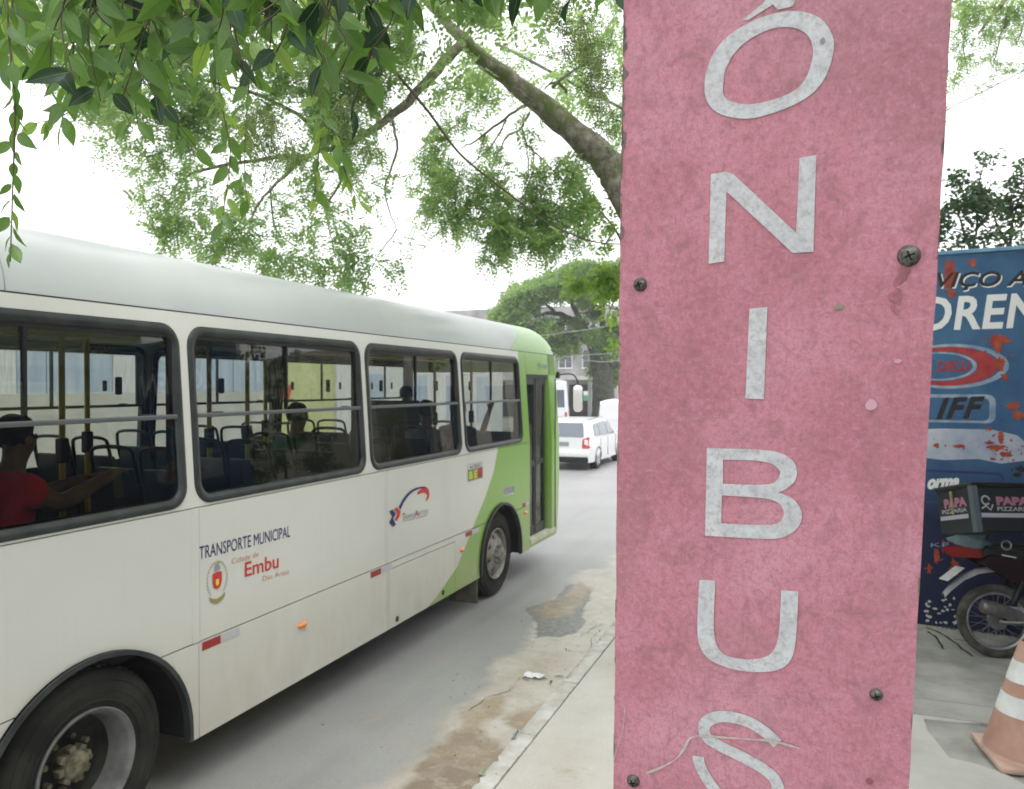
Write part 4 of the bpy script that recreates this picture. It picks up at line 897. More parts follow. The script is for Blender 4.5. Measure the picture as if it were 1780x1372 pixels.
# scratch across the S, screws, stains, chips
M_scr = mottled('pale_scratch', (0.42, 0.38, 0.33), (0.58, 0.54, 0.50), 120, 0.9)
for pts, w0 in (([(1125, 1342), (1150, 1332), (1175, 1318), (1190, 1300), (1200, 1282), (1222, 1277), (1255, 1280), (1300, 1283), (1345, 1287), (1390, 1299)], 0.0022), ([(1087, 1228), (1084, 1262), (1076, 1290), (1068, 1320)], 0.0006)):
    V_, F_ = letter_stroke(pts, lambda t: w0*(0.6+0.4*math.sin(t*23)+0.5*rr.random()), n=8)
    mesh('scratch', [b3(p.x, p.y, 0.0022) for p in V_], F_, M_scr, board)
M_screw = mottled('rusty_zinc_screw', (0.06, 0.055, 0.05), (0.19, 0.185, 0.17), 300, 0.5, 0.2, metal=0.6)
for px, py, r_, dk in ((1580, 445, 0.0078, 1), (1113, 495, 0.0058, 1), (1101, 1357, 0.0058, 1), (1523, 1207, 0.0048, 0)):
    s, t = bst(px, py); b = MB(); c = b3(s, t); b.lathe([(0.0005, r_*1.15), (0.0012, r_*1.12), (0.003, r_), (0.0048, r_*0.7), (0.0055, r_*0.25), (0.0052, 0)], c, BN, 24)
    for a in (0, 90):
        T = Matrix.Translation(c+BN*0.0052) @ BN.to_track_quat('Z', 'Y').to_matrix().to_4x4() @ Matrix.Rotation(R(a+20), 4, 'Z'); b.m = 1; b.box(-r_*0.55, -0.0006, 0, r_*0.55, 0.0006, 0.0006, M=T); b.m = 0
    b.build('screw', [M_screw, M_dark], board, smooth=True, angle=60)
m = mat('rust_run', (0.2, 0.1, 0.1), 0.9); v = coords(m, (1, 1, 0.3)); M_run = m
base(m, ramp(m, noise(m, v, 90, 6), [(0.35, (0.19, 0.10, 0.10)), (0.6, (0.40, 0.16, 0.19))]))
for k in range(46):
    t_ = rr.random()**1.4; px = 1570-18*t_+rr.gauss(0, 4); py = 468+78*t_; q_ = bst(px, py); w_ = 0.0007+rr.random()*0.0018*(1-t_*0.6)
    plate('rust_speck', blob(q_.x, q_.y, w_, w_*rr.uniform(1, 2.4), 9, 0.4, rr), [], lambda s, t: b3(s, t, 0.0006+0.00001*k), M_run, board, -BN*0.0002)
for px, py, rx, ry, c in ((1459, 534, 0.0045, 0.002, (0.25, 0.27, 0.19)), (1515, 705, 0.004, 0.005, (0.58, 0.36, 0.43)), (1560, 628, 0.003, 0.0018, (0.58, 0.34, 0.41)), (1430, 72, 0.002, 0.003, (0.3, 0.27, 0.3)), (1512, 1358, 0.003, 0.003, (0.3, 0.1, 0.12))):
    s, t = bst(px, py); plate('chip', blob(s, t, rx, ry, 12, 0.3, rr), [], lambda s, t: b3(s, t, 0.0012), mat('chip_%d' % px, c, 0.9), board, -BN*0.0004)

# ------------------------------------------------------------------ shop wall at the right
W0 = Vector((1.026, 8.669, 0)); WD = Vector((0.9928, -0.1200, 0)); WN = Vector((-0.12, -0.9928, 0))
def wuv(px, py):
    r = ray(px, py); t = WN.dot(W0-ORG)/WN.dot(r); P = ORG+r*t-W0; return (P.dot(WD), P.z)
def w3(u, z, o=0.0): return W0+WD*u+WN*o+Vector((0, 0, z))
shop = empty('shop_wall', w3(1, 0.1), 'blue painted shop wall with repair adverts and peeling red patches', 'wall')
m = mat('faded_blue_wall_paint', (0.03, 0.09, 0.24), 0.6); v = coords(m)
sp = nd(m, 'ShaderNodeSeparateXYZ'); lk(m, v, sp.inputs[0])
c1 = ramp(m, noise(m, v, 2.2, 8, 0.65), [(0.3, (0.022, 0.078, 0.185)), (0.7, (0.055, 0.145, 0.27))])
mr_ = nd(m, 'ShaderNodeMapRange'); mr_.inputs[1].default_value = 1.9; mr_.inputs[2].default_value = 1.2; lk(m, sp.outputs[2], mr_.inputs[0])
c1 = mixc(m, mr_.outputs[0], c1, (0.004, 0.009, 0.042))         # lower part painted darker navy
c1 = mixc(m, ramp(m, noise(m, v, 16, 8, 0.7), [(0.68, (0, 0, 0)), (0.74, (0.7, 0.7, 0.7))]), c1, (0.16, 0.03, 0.03))
c1 = mixc(m, ramp(m, noise(m, coords(m, (1, 1, 1.7)), 21, 8, 0.7), [(0.70, (0, 0, 0)), (0.72, (1, 1, 1))]), c1, (0.50, 0.48, 0.45))
base(m, c1); bump(m, noise(m, v, 30, 6, 0.7), 0.25, 0.006); M_bluew = m
zt = wuv(1710, 439)[1]
wall_b = MB(); T = Matrix(((WD.x, -WN.x, 0, W0.x), (WD.y, -WN.y, 0, W0.y), (0, 0, 1, 0), (0, 0, 0, 1)))
MB().box(-0.55, 0, 0.05, 1.46, 0.22, zt, M=T, bev=0.01).build('wall_face', M_bluew, shop)
MB().box(-0.60, -0.02, zt+0.001, 1.48, 0.26, zt+0.04, M=T, bev=0.008).build('coping', mottled('pale_blue_coping', (0.10, 0.24, 0.42), (0.22, 0.36, 0.50), 5, 0.7), shop)
def wtext(s, pa, pb, h_px, m, lift=0.004, **k):
    a = wuv(*pa); b_ = wuv(*pb); h = abs(wuv(pa[0], pa[1]-h_px)[1]-a[1]); d = WD*(b_[0]-a[0])+Vector((0, 0, b_[1]-a[1]))
    return text('lettering', s, w3(a[0], a[1], lift), d, (0, 0, 1), h, m, shop, width=d.length, **k)
def full(s, sub_a, sub_b, pa, pb):                             # widen a measured substring's span
    return pa, pb
# "SERVICO AUTORIZADO": VICO measured 1655-1730
wtext('SERVIÇO A', (1554, 503), (1788, 498), 24, M_whitep, 0.004, bold=0.03, shear=0.25)
wtext('SERVIÇO A', (1552, 501), (1786, 496), 24, M_blackp, 0.006, bold=0.02, shear=0.25)
wtext('LOREN', (1556, 575), (1814, 567), 54, M_whitep, 0.006, bold=0.025, shear=0.15, spacing=1.06)
def wpoly(name, pts, m, lift, cuts=()): return plate(name, pts, list(cuts), lambda u, z: w3(u, z, lift), m, shop, -WN*0.0008)
def well(px, py, rx, ry, n=40):
    c = wuv(px, py); a = abs(wuv(px+rx, py)[0]-c[0]); b_ = abs(wuv(px, py-ry)[1]-c[1]); return [(c[0]+a*math.cos(2*math.pi*i/n), c[1]+b_*math.sin(2*math.pi*i/n)) for i in range(n)]
M_halo = mottled('sprayed_pale_blue', (0.16, 0.24, 0.36), (0.34, 0.40, 0.48), 9, 0.7, 0)
M_wred = mottled('painted_red', (0.30, 0.02, 0.03), (0.40, 0.05, 0.05), 9, 0.7, 0)
wpoly('logo_ring', well(1652, 637, 102, 39), M_halo, 0.002, [well(1648, 637, 92, 34)])
wpoly('logo_ring', well(1647, 637, 87, 34), M_wred, 0.003, [well(1634, 637, 66, 26)])
wpoly('logo_ring', well(1633, 637, 65, 25), M_halo, 0.0025, [well(1631, 637, 60, 22)])
wtext('DELLI', (1628, 646), (1688, 644), 17, M_wred, 0.005, bold=0.03, shear=0.25)
wpoly('logo_frame', rrect(*wuv(1560, 733), *wuv(1731, 686), 0.07, 5), M_halo, 0.002, [rrect(*wuv(1560, 729), *wuv(1720, 692), 0.05, 5)])
wtext('IFF', (1627, 727), (1712, 725), 34, M_blackp, 0.004, bold=0.04, shear=0.35, spacing=1.15)
rr = random.Random(11)
def band_poly(pix, name, m, lift): wpoly(name, [wuv(*p) for p in pix], m, lift)
M_cloud = mottled('chalky_white_paint', (0.24, 0.30, 0.42), (0.52, 0.54, 0.58), 2.5, 0.8, 0.1, detail=8)
band_poly([(1560, 748), (1640, 745), (1725, 747), (1768, 757), (1790, 775), (1790, 800), (1740, 806), (1700, 798), (1640, 800), (1560, 790)], 'chalky_band', M_cloud, 0.0018)
wtext('orma', (1612, 849), (1668, 847), 22, M_whitep, 0.005, bold=0.06, shear=0.3)
wpoly('logo_frame', rrect(*wuv(1540, 870), *wuv(1745, 822), 0.05, 5), M_navy, 0.0022, [rrect(*wuv(1540, 866), *wuv(1741, 826), 0.045, 5)])
M_redpeel = mottled('red_undercoat', (0.26, 0.03, 0.02), (0.40, 0.09, 0.04), 12, 0.8, 0.3)
M_whchip = mat('white_chip', (0.5, 0.5, 0.48), 0.9)
def ragged(px, py, rx, ry, m, n=26, lift=0.003):
    if n > 20:
        for _ in range(5): ragged(px+rr.gauss(0, 1)*(rx+3), py+rr.gauss(0, 1)*(ry+2), rr.uniform(.6, 2.2), rr.uniform(.6, 2), m, 9, lift)
    c = wuv(px, py); k = 1/170.0; wpoly('peeled_patch', blob(c[0], c[1], rx*k, ry*k, n, 0.38, rr), m, lift+rr.random()*0.002)
for px, py, rx, ry in ((1650, 478, 9, 26), (1655, 512, 5, 6), (1737, 592, 12, 9), (1735, 604, 5, 10), (1738, 632, 7, 10), (1746, 655, 4, 4), (1690, 457, 5, 6), (1762, 705, 10, 6), (1770, 722, 9, 6), (1740, 760, 4, 9), (1732, 778, 12, 5), (1720, 770, 6, 3), (1750, 790, 8, 4), (1628, 965, 4, 13), (1640, 950, 3, 10), (1615, 990, 3, 7), (1660, 985, 7, 12), (1628, 775, 5, 4), (1668, 776, 9, 3), (1720, 745, 3, 3)):
    ragged(px, py, rx, ry, M_redpeel)
for k in range(26): ragged(rr.uniform(1608, 1665), rr.uniform(1040, 1083), rr.uniform(1, 4), rr.uniform(1, 3), M_whchip, 9)
for k in range(14): ragged(rr.uniform(1715, 1778), rr.uniform(755, 800), rr.uniform(1, 4), rr.uniform(1, 3), M_redpeel, 9)
for px, py, rx, ry in ((1775, 815, 8, 5), (1768, 825, 5, 4)): ragged(px, py, rx, ry, M_blackp)
wtext('KE', (1618, 951), (1650, 950), 7, M_halo, 0.005)
# weeds and moss along the foot of the wall
b = MB(); rr = random.Random(3)
for k in range(260):
    u = rr.uniform(0.0, 2.5); p = w3(u, 0.122, rr.uniform(0.0, 0.05)+0.01); h = rr.uniform(0.015, 0.05); a = rr.uniform(0, 6.28)
    e = Vector((math.cos(a), math.sin(a), 0))*0.005; t = Vector((rr.uniform(-.02, .02), rr.uniform(-.02, .02), h)); b.add([p-e, p+e, p+t], [(0, 1, 2)])
tag(b.build('weeds', M_leafbush), 'short moss and weeds along the foot of the blue wall', 'weeds', kind='stuff')

# shop building beside and behind the camera, whose sign shows mirrored in the bus glass
fac = empty('shop_building', (2.9, 2.0, 0.1), 'pale green shop front with a workshop sign facing the street', 'building')
MB().box(2.535, -7.0, 0.1, 2.549, 8.39, 2.9).build('painted_dado', mottled('navy_dado', (0.01, 0.02, 0.05), (0.02, 0.035, 0.08), 2, 0.8), fac)
MB().box(2.55, -7.0, 0.1, 6.5, 9.10, 5.0).build('wall', mottled('pale_green_render', (0.40, 0.45, 0.24), (0.50, 0.55, 0.32), 1.5, 0.8), fac)
M_navyglass = mat('dark_window', (0.015, 0.03, 0.06), 0.15)
for yy in (-5.5, -3.6, -1.7, 5.6, 6.9):
    w_ = MB().box(2.52, yy, 3.35, 2.56, yy+0.6, 4.15).build('window', M_navyglass, fac)
    MB().box(2.51, yy-0.05, 3.30, 2.53, yy+0.65, 3.35).build('sill', M_whitep, w_)
for yy in (-5.0, -1.0, 3.0):
    d_ = MB().box(2.50, yy, 0.12, 2.55, yy+3.2, 2.9).build('shutter', mottled('blue_shutter', (0.02, 0.05, 0.16), (0.04, 0.10, 0.25), 2, 0.5), fac)
    q = MB()
    for k in range(22): q.box(2.488, yy+0.02, 0.2+k*0.12, 2.50, yy+3.18, 0.24+k*0.12)
    tag(q.build('slats', M_black, d_), kind='stuff')
MB().box(2.42, 6.2, 3.55, 2.54, 9.08, 4.15).build('sign_panel', mat('pale_sign_panel', (0.52, 0.60, 0.42), 0.5), fac)
text('lettering', 'AUTORIZADO', (2.41, 9.02, 3.76), (0, -1, 0), UPZ, 0.14, M_blackp, fac, width=0.95, bold=0.03)
# the street side beyond: dark hedge and a pale low building, added unseen for the glass reflections, both below the top line of the blue wall
M_bldg = mottled('beige_render', (0.34, 0.31, 0.26), (0.46, 0.43, 0.37), 0.8, 0.85)
lb = empty('added_low_building', (4, 24, 0.1), 'beige low building added out of view behind the pink board for the bus window reflections', 'building')
MB().box(3.4, 17.5, 0.1, 9, 40, 4.6).build('wall', M_bldg, lb)
for k in range(7): MB().box(3.37, 18.5+k*3, 1.0, 3.42, 20.2+k*3, 3.4).build('window', M_navyglass, lb)
# ------------------------------------------------------------------ motorcycle with delivery box
MO = atZ(1734, 1143, 0.122)
va = Vector((0.185, 0.983, 0)); ma_ = (Vector((0.983, -0.185, 0))*math.cos(R(20))+va*math.sin(R(20))); mw = Vector((ma_.y, -ma_.x, 0))   # mw: towards the camera
MT0 = Matrix(((ma_.x, mw.x, 0, MO.x), (ma_.y, mw.y, 0, MO.y), (0, 0, 1, 0.122), (0, 0, 0, 1)))
MTn = MT0 @ Matrix.Rotation(R(7), 4, 'X')                        # leaning on its stand, away from the camera
moto = empty('motorcycle', (MO.x, MO.y, 0.122), 'black motorcycle with a food delivery box parked at the blue wall', 'motorcycle')
def mv(u, w, z): return MTn @ Vector((u, w, z))
M_chrome = mottled('dull_chrome', (0.35, 0.35, 0.35), (0.52, 0.52, 0.53), 15, 0.35, 0.05, metal=0.7)
M_bikered = mat('dark_red_plastic', (0.016, 0.004, 0.005), 0.3)
M_gplast = mottled('silver_grey_plastic', (0.24, 0.25, 0.27), (0.36, 0.37, 0.38), 9, 0.5, 0)
AX = (MTn.to_3x3() @ Vector((0, 1, 0))).normalized()
def bike_wheel(u):
    c = mv(u, 0, 0.315); w = bpy.data.objects.new('wheel', None); COL.objects.link(w); w.parent = moto; w.matrix_parent_inverse = world_of(moto).inverted(); w.location = c
    t = MB(); t.lathe([(-0.03, 0.245), (-0.045, 0.27), (-0.043, 0.295), (-0.025, 0.312), (0, 0.317), (0.025, 0.312), (0.043, 0.295), (0.045, 0.27), (0.03, 0.245)], c, AX, 48)
    t.build('tyre', mottled('bike_tyre', (0.03, 0.03, 0.028), (0.10, 0.095, 0.08), 12, 0.85, 0.3), w, smooth=True)
    r_ = MB(); r_.lathe([(-0.022, 0.252), (-0.03, 0.243), (-0.02, 0.225), (0.02, 0.225), (0.03, 0.243), (0.022, 0.252)], c, AX, 48); r_.build('rim', M_chrome, w, smooth=True)
    s = MB(); uu = AX.orthogonal().normalized(); ww = AX.cross(uu)
    for k in range(28):
        q = 2*math.pi*k/28; q2 = q+(0.5 if k % 2 else -0.5); e = 0.03 if k % 4 < 2 else -0.03
        s.tube([c+AX*e+(uu*math.cos(q2)+ww*math.sin(q2))*0.06, c+(uu*math.cos(q)+ww*math.sin(q))*0.228], 0.0016, 4)
    s.build('spokes', M_chrome, w)
    MB().lathe([(-0.06, 0), (-0.06, 0.055), (-0.02, 0.065), (0.03, 0.075), (0.055, 0.072), (0.06, 0.05), (0.065, 0.0)], c, AX, 28).build('hub', M_rimg, w, smooth=True, angle=40)
bike_wheel(0); bike_wheel(1.27)
b = MB()
for s in (1, -1): b.tube([mv(0, 0.085*s, 0.32), mv(0.22, 0.10*s, 0.33), mv(0.48, 0.09*s, 0.36)], 0.018, 8)
b.build('swingarm', M_chrome, moto, smooth=True)
for s in (1, -1):
    MB().tube([mv(0.02, 0.11*s, 0.34), mv(0.095, 0.12*s, 0.47), mv(0.10, 0.12*s, 0.48), mv(0.18, 0.12*s, 0.68)], [0.020, 0.022, 0.028, 0.028], 10).build('shock_absorber', M_black, moto, smooth=True)
b = MB(); b.lathe([(0, 0.0), (-0.01, 0.018), (0.004, 0.02), (0.003, 0.048), (-0.005, 0.054), (-0.03, 0.060), (-0.28, 0.058), (-0.34, 0.04), (-0.5, 0.024)], mv(-0.175, 0.19, 0.46), (MTn.to_3x3() @ Vector((-1, 0, 0.22))), 28)
ex = b.build('exhaust', mottled('heat_stained_steel', (0.13, 0.12, 0.115), (0.26, 0.25, 0.24), 14, 0.4, 0.1, metal=0.7), moto, smooth=True, angle=50)
V = [mv(0.02, 0.225, 0.475), mv(0.40, 0.235, 0.445), mv(0.42, 0.24, 0.34), mv(0.16, 0.235, 0.385)]; mesh('heat_shield', V, [(0, 1, 2, 3)], M_chrome, ex)
MB().tube([mv(0.32, 0.16, 0.34), mv(0.55, 0.13, 0.25), mv(0.80, 0.08, 0.28), mv(0.92, 0.03, 0.45)], 0.018, 10).build('exhaust_pipe', M_chrome, moto, smooth=True)
# tail: fender, number plate, lamp, side cowl, seat, tank, engine, fork, headlamp, bars
prof = [(0.10, 0.76), (-0.02, 0.775), (-0.14, 0.755), (-0.26, 0.69), (-0.36, 0.60), (-0.42, 0.53)]
V = []; F = []
for i, (u, z) in enumerate(prof):
    w_ = 0.075-0.006*i
    for q in (-1, -0.55, 0.55, 1): V.append(mv(u, w_*q, z-(0.035 if abs(q) == 1 else 0)))
for i in range(len(prof)-1):
    for j in range(3): F.append((i*4+j, i*4+j+1, i*4+j+5, i*4+j+4))
fd = mesh('rear_fender', V, F, M_gplast, moto, smooth=True)
pl = [mv(-0.255, 0.085, 0.755), mv(-0.275, -0.085, 0.755), mv(-0.415, -0.085, 0.635), mv(-0.395, 0.085, 0.635)]
nn = (pl[1]-pl[0]).cross(pl[3]-pl[0]).normalized()*-0.012
b = MB(); b.add([p-nn for p in pl]+[p-nn*1.3 for p in pl], [(0, 1, 2, 3), (4, 5, 6, 7), (0, 1, 5, 4), (1, 2, 6, 5), (2, 3, 7, 6), (3, 0, 4, 7)])
b.build('number_plate', mottled('dirty_plate', (0.42, 0.42, 0.42), (0.60, 0.60, 0.60), 35, 0.6, 0), moto)
b = MB(); P = [(-0.42, 0.93), (-0.20, 0.965), (-0.02, 0.90), (-0.10, 0.855), (-0.36, 0.86)]
for s in (0.07, -0.07): b.add([mv(u, s*(1.2 if u > -.3 else .7), z) for u, z in P], [tuple(range(5))])
o = len(b.v)-10; b.f += [(o+i, o+(i+1) % 5, o+5+(i+1) % 5, o+5+i) for i in range(5)]; b.i += [0]*5
b.build('tail_lamp', mottled('red_amber_lens', (0.26, 0.015, 0.012), (0.50, 0.17, 0.02), 3.5, 0.2, 0, lo=0.45, hi=0.6), moto)
b = MB(); P = [(-0.18, 0.83), (-0.08, 0.90), (0.30, 0.86), (0.52, 0.80), (0.50, 0.58), (0.25, 0.60), (0.05, 0.70)]
for s in (1, -1):
    b.add([mv(u, 0.12*s, z) for u, z in P]+[mv(u*.95+.01, 0.14*s, z*.97+.02) for u, z in P], [tuple(range(7, 14))]+[(i, (i+1) % 7, 7+(i+1) % 7, 7+i) for i in range(7)])
b.build('side_cowl', M_bikered, moto)
b = MB(); b.box(-0.12, -0.13, 0.86, 0.62, 0.13, 0.95, M=MTn, bev=0.03); b.build('saddle', M_black, moto, smooth=True, angle=50)
b = MB(); b.box(0.62, -0.12, 0.78, 1.0, 0.12, 1.0, M=MTn, bev=0.07); b.build('fuel_tank', M_bikered, moto, smooth=True)
b = MB(); b.box(0.45, -0.13, 0.22, 0.86, 0.13, 0.48, M=MTn, bev=0.04).box(0.62, -0.09, 0.46, 0.80, 0.09, 0.76, M=MTn, bev=0.02); b.build('engine', M_rimg, moto, smooth=True, angle=50)
b = MB()
for s in (1, -1): b.tube([mv(1.27, 0.07*s, 0.31), mv(1.02, 0.07*s, 1.02)], 0.02, 10)
b.tube([mv(0.98, -0.36, 1.10), mv(1.02, -0.1, 1.03), mv(1.02, 0.1, 1.03), mv(0.98, 0.36, 1.10)], 0.013, 8); b.build('fork', M_chrome, moto, smooth=True)
MB().lathe([(0, 0), (0, 0.08), (-0.10, 0.05), (-0.12, 0)], mv(1.16, 0, 0.95), MTn.to_3x3() @ Vector((1, 0, 0)), 24).build('headlamp', M_chrome, moto, smooth=True)
b = MB(); b.tube([mv(-0.30, 0.1, 0.99), mv(0.35, 0.12, 0.97), mv(0.35, -0.12, 0.97), mv(-0.30, -0.1, 0.99)], 0.011, 8); b.tube([mv(-0.1, 0.1, 0.98), mv(0.0, 0.1, 0.80)], 0.011, 8); b.build('luggage_rack', M_black, moto, smooth=True)
# grey rag tied under the box
b = bmesh.new(); bmesh.ops.create_icosphere(b, subdivisions=3, radius=1); c = mv(-0.23, 0.12, 1.02)
for v_ in b.verts:
    k = 1+0.18*math.sin(v_.co.x*5+v_.co.z*7)+0.1*math.sin(v_.co.y*11); v_.co = c+ma_*v_.co.x*0.13*k*(1.2-0.5*v_.co.z)+mw*v_.co.y*0.06*k+Vector((0, 0, v_.co.z*0.075*k))
me = bpy.data.meshes.new('cloth'); b.to_mesh(me); b.free(); me.materials.append(mottled('pale_teal_cloth', (0.13, 0.21, 0.23), (0.22, 0.31, 0.32), 9, 0.9)); [setattr(p, 'use_smooth', True) for p in me.polygons]
tag(link('cloth', me), 'pale teal cloth bundled under the delivery box at the bike tail', 'cloth')
# spotlight ring and number mark on the tail side
MB().lathe([(0, 0.040), (0.01, 0.045), (0.012, 0.034), (0, 0.030)], mv(0.04, 0.18, 0.985), AX, 20).build('reflector_ring', M_chrome, moto, smooth=True)
mesh('side_stripe', [mv(0.0, 0.19, 0.905), mv(0.11, 0.19, 0.885), mv(0.11, 0.19, 0.875), mv(0.0, 0.19, 0.895)], [(0, 1, 2, 3)], M_whitep, moto)

# the delivery box, strapped on the rack
corner = at(1700, 925, 6.35)
yaw_ax1 = ma_.lerp(va, 0.30).normalized()                      # along its long side, to the right and away
yaw_ax2 = Vector((-yaw_ax1.y, yaw_ax1.x, 0))                     # away along the short side
tilt = Matrix.Rotation(R(-14), 3, CR)
A1 = (tilt @ yaw_ax1); A2 = (tilt @ yaw_ax2); A3 = A1.cross(A2)
dbox = empty('delivery_box', corner, 'black delivery box printed with pink pizzeria lettering on the motorcycle rack', 'delivery box')
def d3(a, b_, c, o=0): return corner+A1*a+A2*b_+A3*c
TT = Matrix(((A1.x, A2.x, A3.x, corner.x), (A1.y, A2.y, A3.y, corner.y), (A1.z, A2.z, A3.z, corner.z), (0, 0, 0, 1)))
MB().box(0, 0, 0, 0.55, 0.45, 0.37, M=TT, bev=0.012).build('box_body', mat('black_fabric', (0.012, 0.016, 0.018), 0.6), dbox)
MB().box(-0.012, -0.012, 0.372, 0.562, 0.462, 0.41, M=TT, bev=0.012).build('lid', M_black, dbox)
MB().box(-0.014, -0.014, 0.0, 0.036, -0.004, 0.38, M=TT).box(-0.014, -0.004, 0.0, -0.004, 0.036, 0.38, M=TT).build('corner_strip', mat('slate_strip', (0.08, 0.10, 0.12), 0.5), dbox)
M_pk = mat('pink_print', (0.34, 0.14, 0.22), 0.5); M_lil = mat('pale_lilac_print', (0.36, 0.34, 0.40), 0.5); M_boxw = mat('grey_white_print', (0.36, 0.38, 0.38), 0.5)
text('lettering', 'PAPA', d3(0.20, -0.004, 0.225), A1, A3, 0.062, M_pk, dbox, width=0.30, bold=0.06)
text('lettering', 'PIZZARIA', d3(0.20, -0.004, 0.175), A1, A3, 0.032, M_boxw, dbox, width=0.30, bold=0.02)
for c0, c1_, sx in ((0.06, 0.50, 0),): mesh('print_bar', [d3(0.05, -0.004, 0.12), d3(0.52, -0.004, 0.12), d3(0.52, -0.004, 0.155), d3(0.05, -0.004, 0.155)], [(0, 1, 2, 3)], M_lil, dbox)
mesh('print_bar', [d3(-0.004, 0.43, 0.12), d3(-0.004, 0.08, 0.12), d3(-0.004, 0.08, 0.155), d3(-0.004, 0.43, 0.155)], [(0, 1, 2, 3)], M_lil, dbox)
text('lettering', 'PAPA', d3(-0.004, 0.36, 0.225), -A2, A3, 0.07, M_pk, dbox, width=0.28, bold=0.06)
text('lettering', 'PIZZARIA', d3(-0.004, 0.40, 0.175), -A2, A3, 0.034, M_boxw, dbox, width=0.31, bold=0.02)
V, F = ribbon([(0.105+0.035*math.cos(q), 0.26+0.035*math.sin(q)) for q in np.linspace(0, 5.6, 16)], 0.014)
mesh('emblem', [d3(p.x, -0.004, p.y) for p in V], F, M_boxw, dbox)
V, F = ribbon([(0.06, 0.19), (0.10, 0.215), (0.14, 0.18), (0.165, 0.225)], 0.014); mesh('emblem', [d3(p.x, -0.0045, p.y) for p in V], F, M_boxw, dbox)
MB().box(-0.02, 0.24, 0.16, -0.004, 0.26, 0.36, M=TT, bev=0.004).build('buckle_strap', mottled('tan_webbing', (0.20, 0.17, 0.09), (0.3, 0.26, 0.15), 30, 0.8), dbox)

# ------------------------------------------------------------------ traffic cone
cb = atZ(1790, 1318, 0.125)
cone = empty('traffic_cone', (cb.x, cb.y, 0.122), 'faded orange traffic cone with two white bands on the forecourt', 'traffic cone')
M_or = mottled('faded_orange_rubber', (0.40, 0.225, 0.17), (0.50, 0.31, 0.245), 6, 0.75, 0.2)
M_ow = mottled('white_cone_band', (0.60, 0.61, 0.60), (0.74, 0.75, 0.74), 9, 0.5, 0.1)
cs = []
Tc = Matrix.Translation((cb.x, cb.y, 0.122)) @ Matrix.Rotation(R(9), 4, 'Z')
b = MB(); b.box(-0.26, -0.26, 0.0, 0.26, 0.26, 0.035, M=Tc, bev=0.014); b.lathe([(0.03, 0.272), (0.045, 0.266), (0.06, 0.260)], (cb.x, cb.y, 0.122), (0, 0, 1), 40)
b.build('cone_base', mottled('pale_orange_base', (0.48, 0.31, 0.25), (0.58, 0.40, 0.33), 6, 0.8, 0.2), cone, smooth=True, angle=40)
def cr(h): return 0.262-(0.262-0.060)*(h-0.05)/0.70
for name, h0, h1, mm, ex in (('cone_body', 0.05, 0.30, M_or, 0), ('reflective_band', 0.302, 0.42, M_ow, 0.002), ('cone_body', 0.422, 0.50, M_or, 0), ('reflective_band', 0.502, 0.63, M_ow, 0.002), ('cone_body', 0.632, 0.75, M_or, 0)):
    MB().lathe([(h0, cr(h0)-0.004), (h0, cr(h0)+ex), (h1, cr(h1)+ex), (h1, cr(h1)-0.012)], (cb.x, cb.y, 0.122), (0, 0, 1), 48).build(name, mm, cone, smooth=True, angle=50)

# ------------------------------------------------------------------ litter on the road edge
def crumple(name, px, py, z, w, d, h, m, label, cat, seed):
    r_ = random.Random(seed); c = atZ(px, py, z); V = []; F = []; n = 7
    for j in range(n):
        for i in range(n): V.append((c.x+(i/(n-1)-.5)*w+r_.uniform(-.1, .1)*w/n, c.y+(j/(n-1)-.5)*d+r_.uniform(-.1, .1)*d/n, z+0.004+abs(r_.gauss(0, h))))
    for j in range(n-1):
        for i in range(n-1): F.append((j*n+i, j*n+i+1, (j+1)*n+i+1, (j+1)*n+i))
    return tag(mesh(name, V, F, m), label, cat)
crumple('paper_scrap', 928, 1176, 0.016, 0.17, 0.11, 0.012, mat('litter_white', (0.72, 0.72, 0.74), 0.8), 'crumpled white paper scrap lying in the gutter beside green leaves', 'litter', 1)
crumple('wrapper', 903, 1281, 0.02, 0.09, 0.10, 0.02, mottled('teal_foil', (0.05, 0.25, 0.24), (0.55, 0.5, 0.45), 30, 0.3, 0), 'small teal and silver wrapper against the kerb', 'litter', 2)
crumple('wrapper', 845, 1348, 0.02, 0.09, 0.04, 0.008, mottled('pale_green_film', (0.22, 0.33, 0.15), (0.45, 0.5, 0.35), 30, 0.4, 0), 'pale green strip of wrapper in the brown gutter dirt', 'litter', 3)
for k, (px, py, lb) in enumerate(((944, 1180, 'green leaf in the gutter touching the white paper scrap'), (958, 1186, 'middle green leaf of three beside the paper scrap, nearest the camera'), (972, 1176, 'green leaf in the gutter farthest from the paper scrap, beside the kerb'))):
    c = atZ(px, py, 0.02); a = k*1.7; e = Vector((math.cos(a), math.sin(a), 0)); f_ = Vector((-e.y, e.x, 0))
    tag(mesh('fallen_leaf', [c-e*.05, c+f_*.012+Vector((0, 0, .012)), c+e*.05, c-f_*.012+Vector((0, 0, .005))], [(0, 1, 2, 3)], M_leafbig), lb, 'leaf', 'fallen green leaves in the gutter')
rr = random.Random(8)
b = MB()
for k in range(420):
    x = rr.uniform(-2.9, -1.95) if k % 3 else rr.uniform(-3.4, 0.6); y_ = rr.uniform(3.2, 11); s = rr.uniform(0.003, 0.011); z = 0.012 if x < KX else 0.1
    P = [Vector((x+rr.uniform(-s, s), y_+rr.uniform(-s, s), z+rr.uniform(-.3, 1)*s)) for _ in range(4)]; b.add(P, [(0, 1, 2), (0, 2, 3), (0, 3, 1), (1, 3, 2)])
tag(b.build('gravel', mottled('grit', (0.14, 0.13, 0.11), (0.42, 0.38, 0.32), 3, 0.9, 0)), 'scattered grit along the gutter and kerb', 'gravel', kind='stuff')

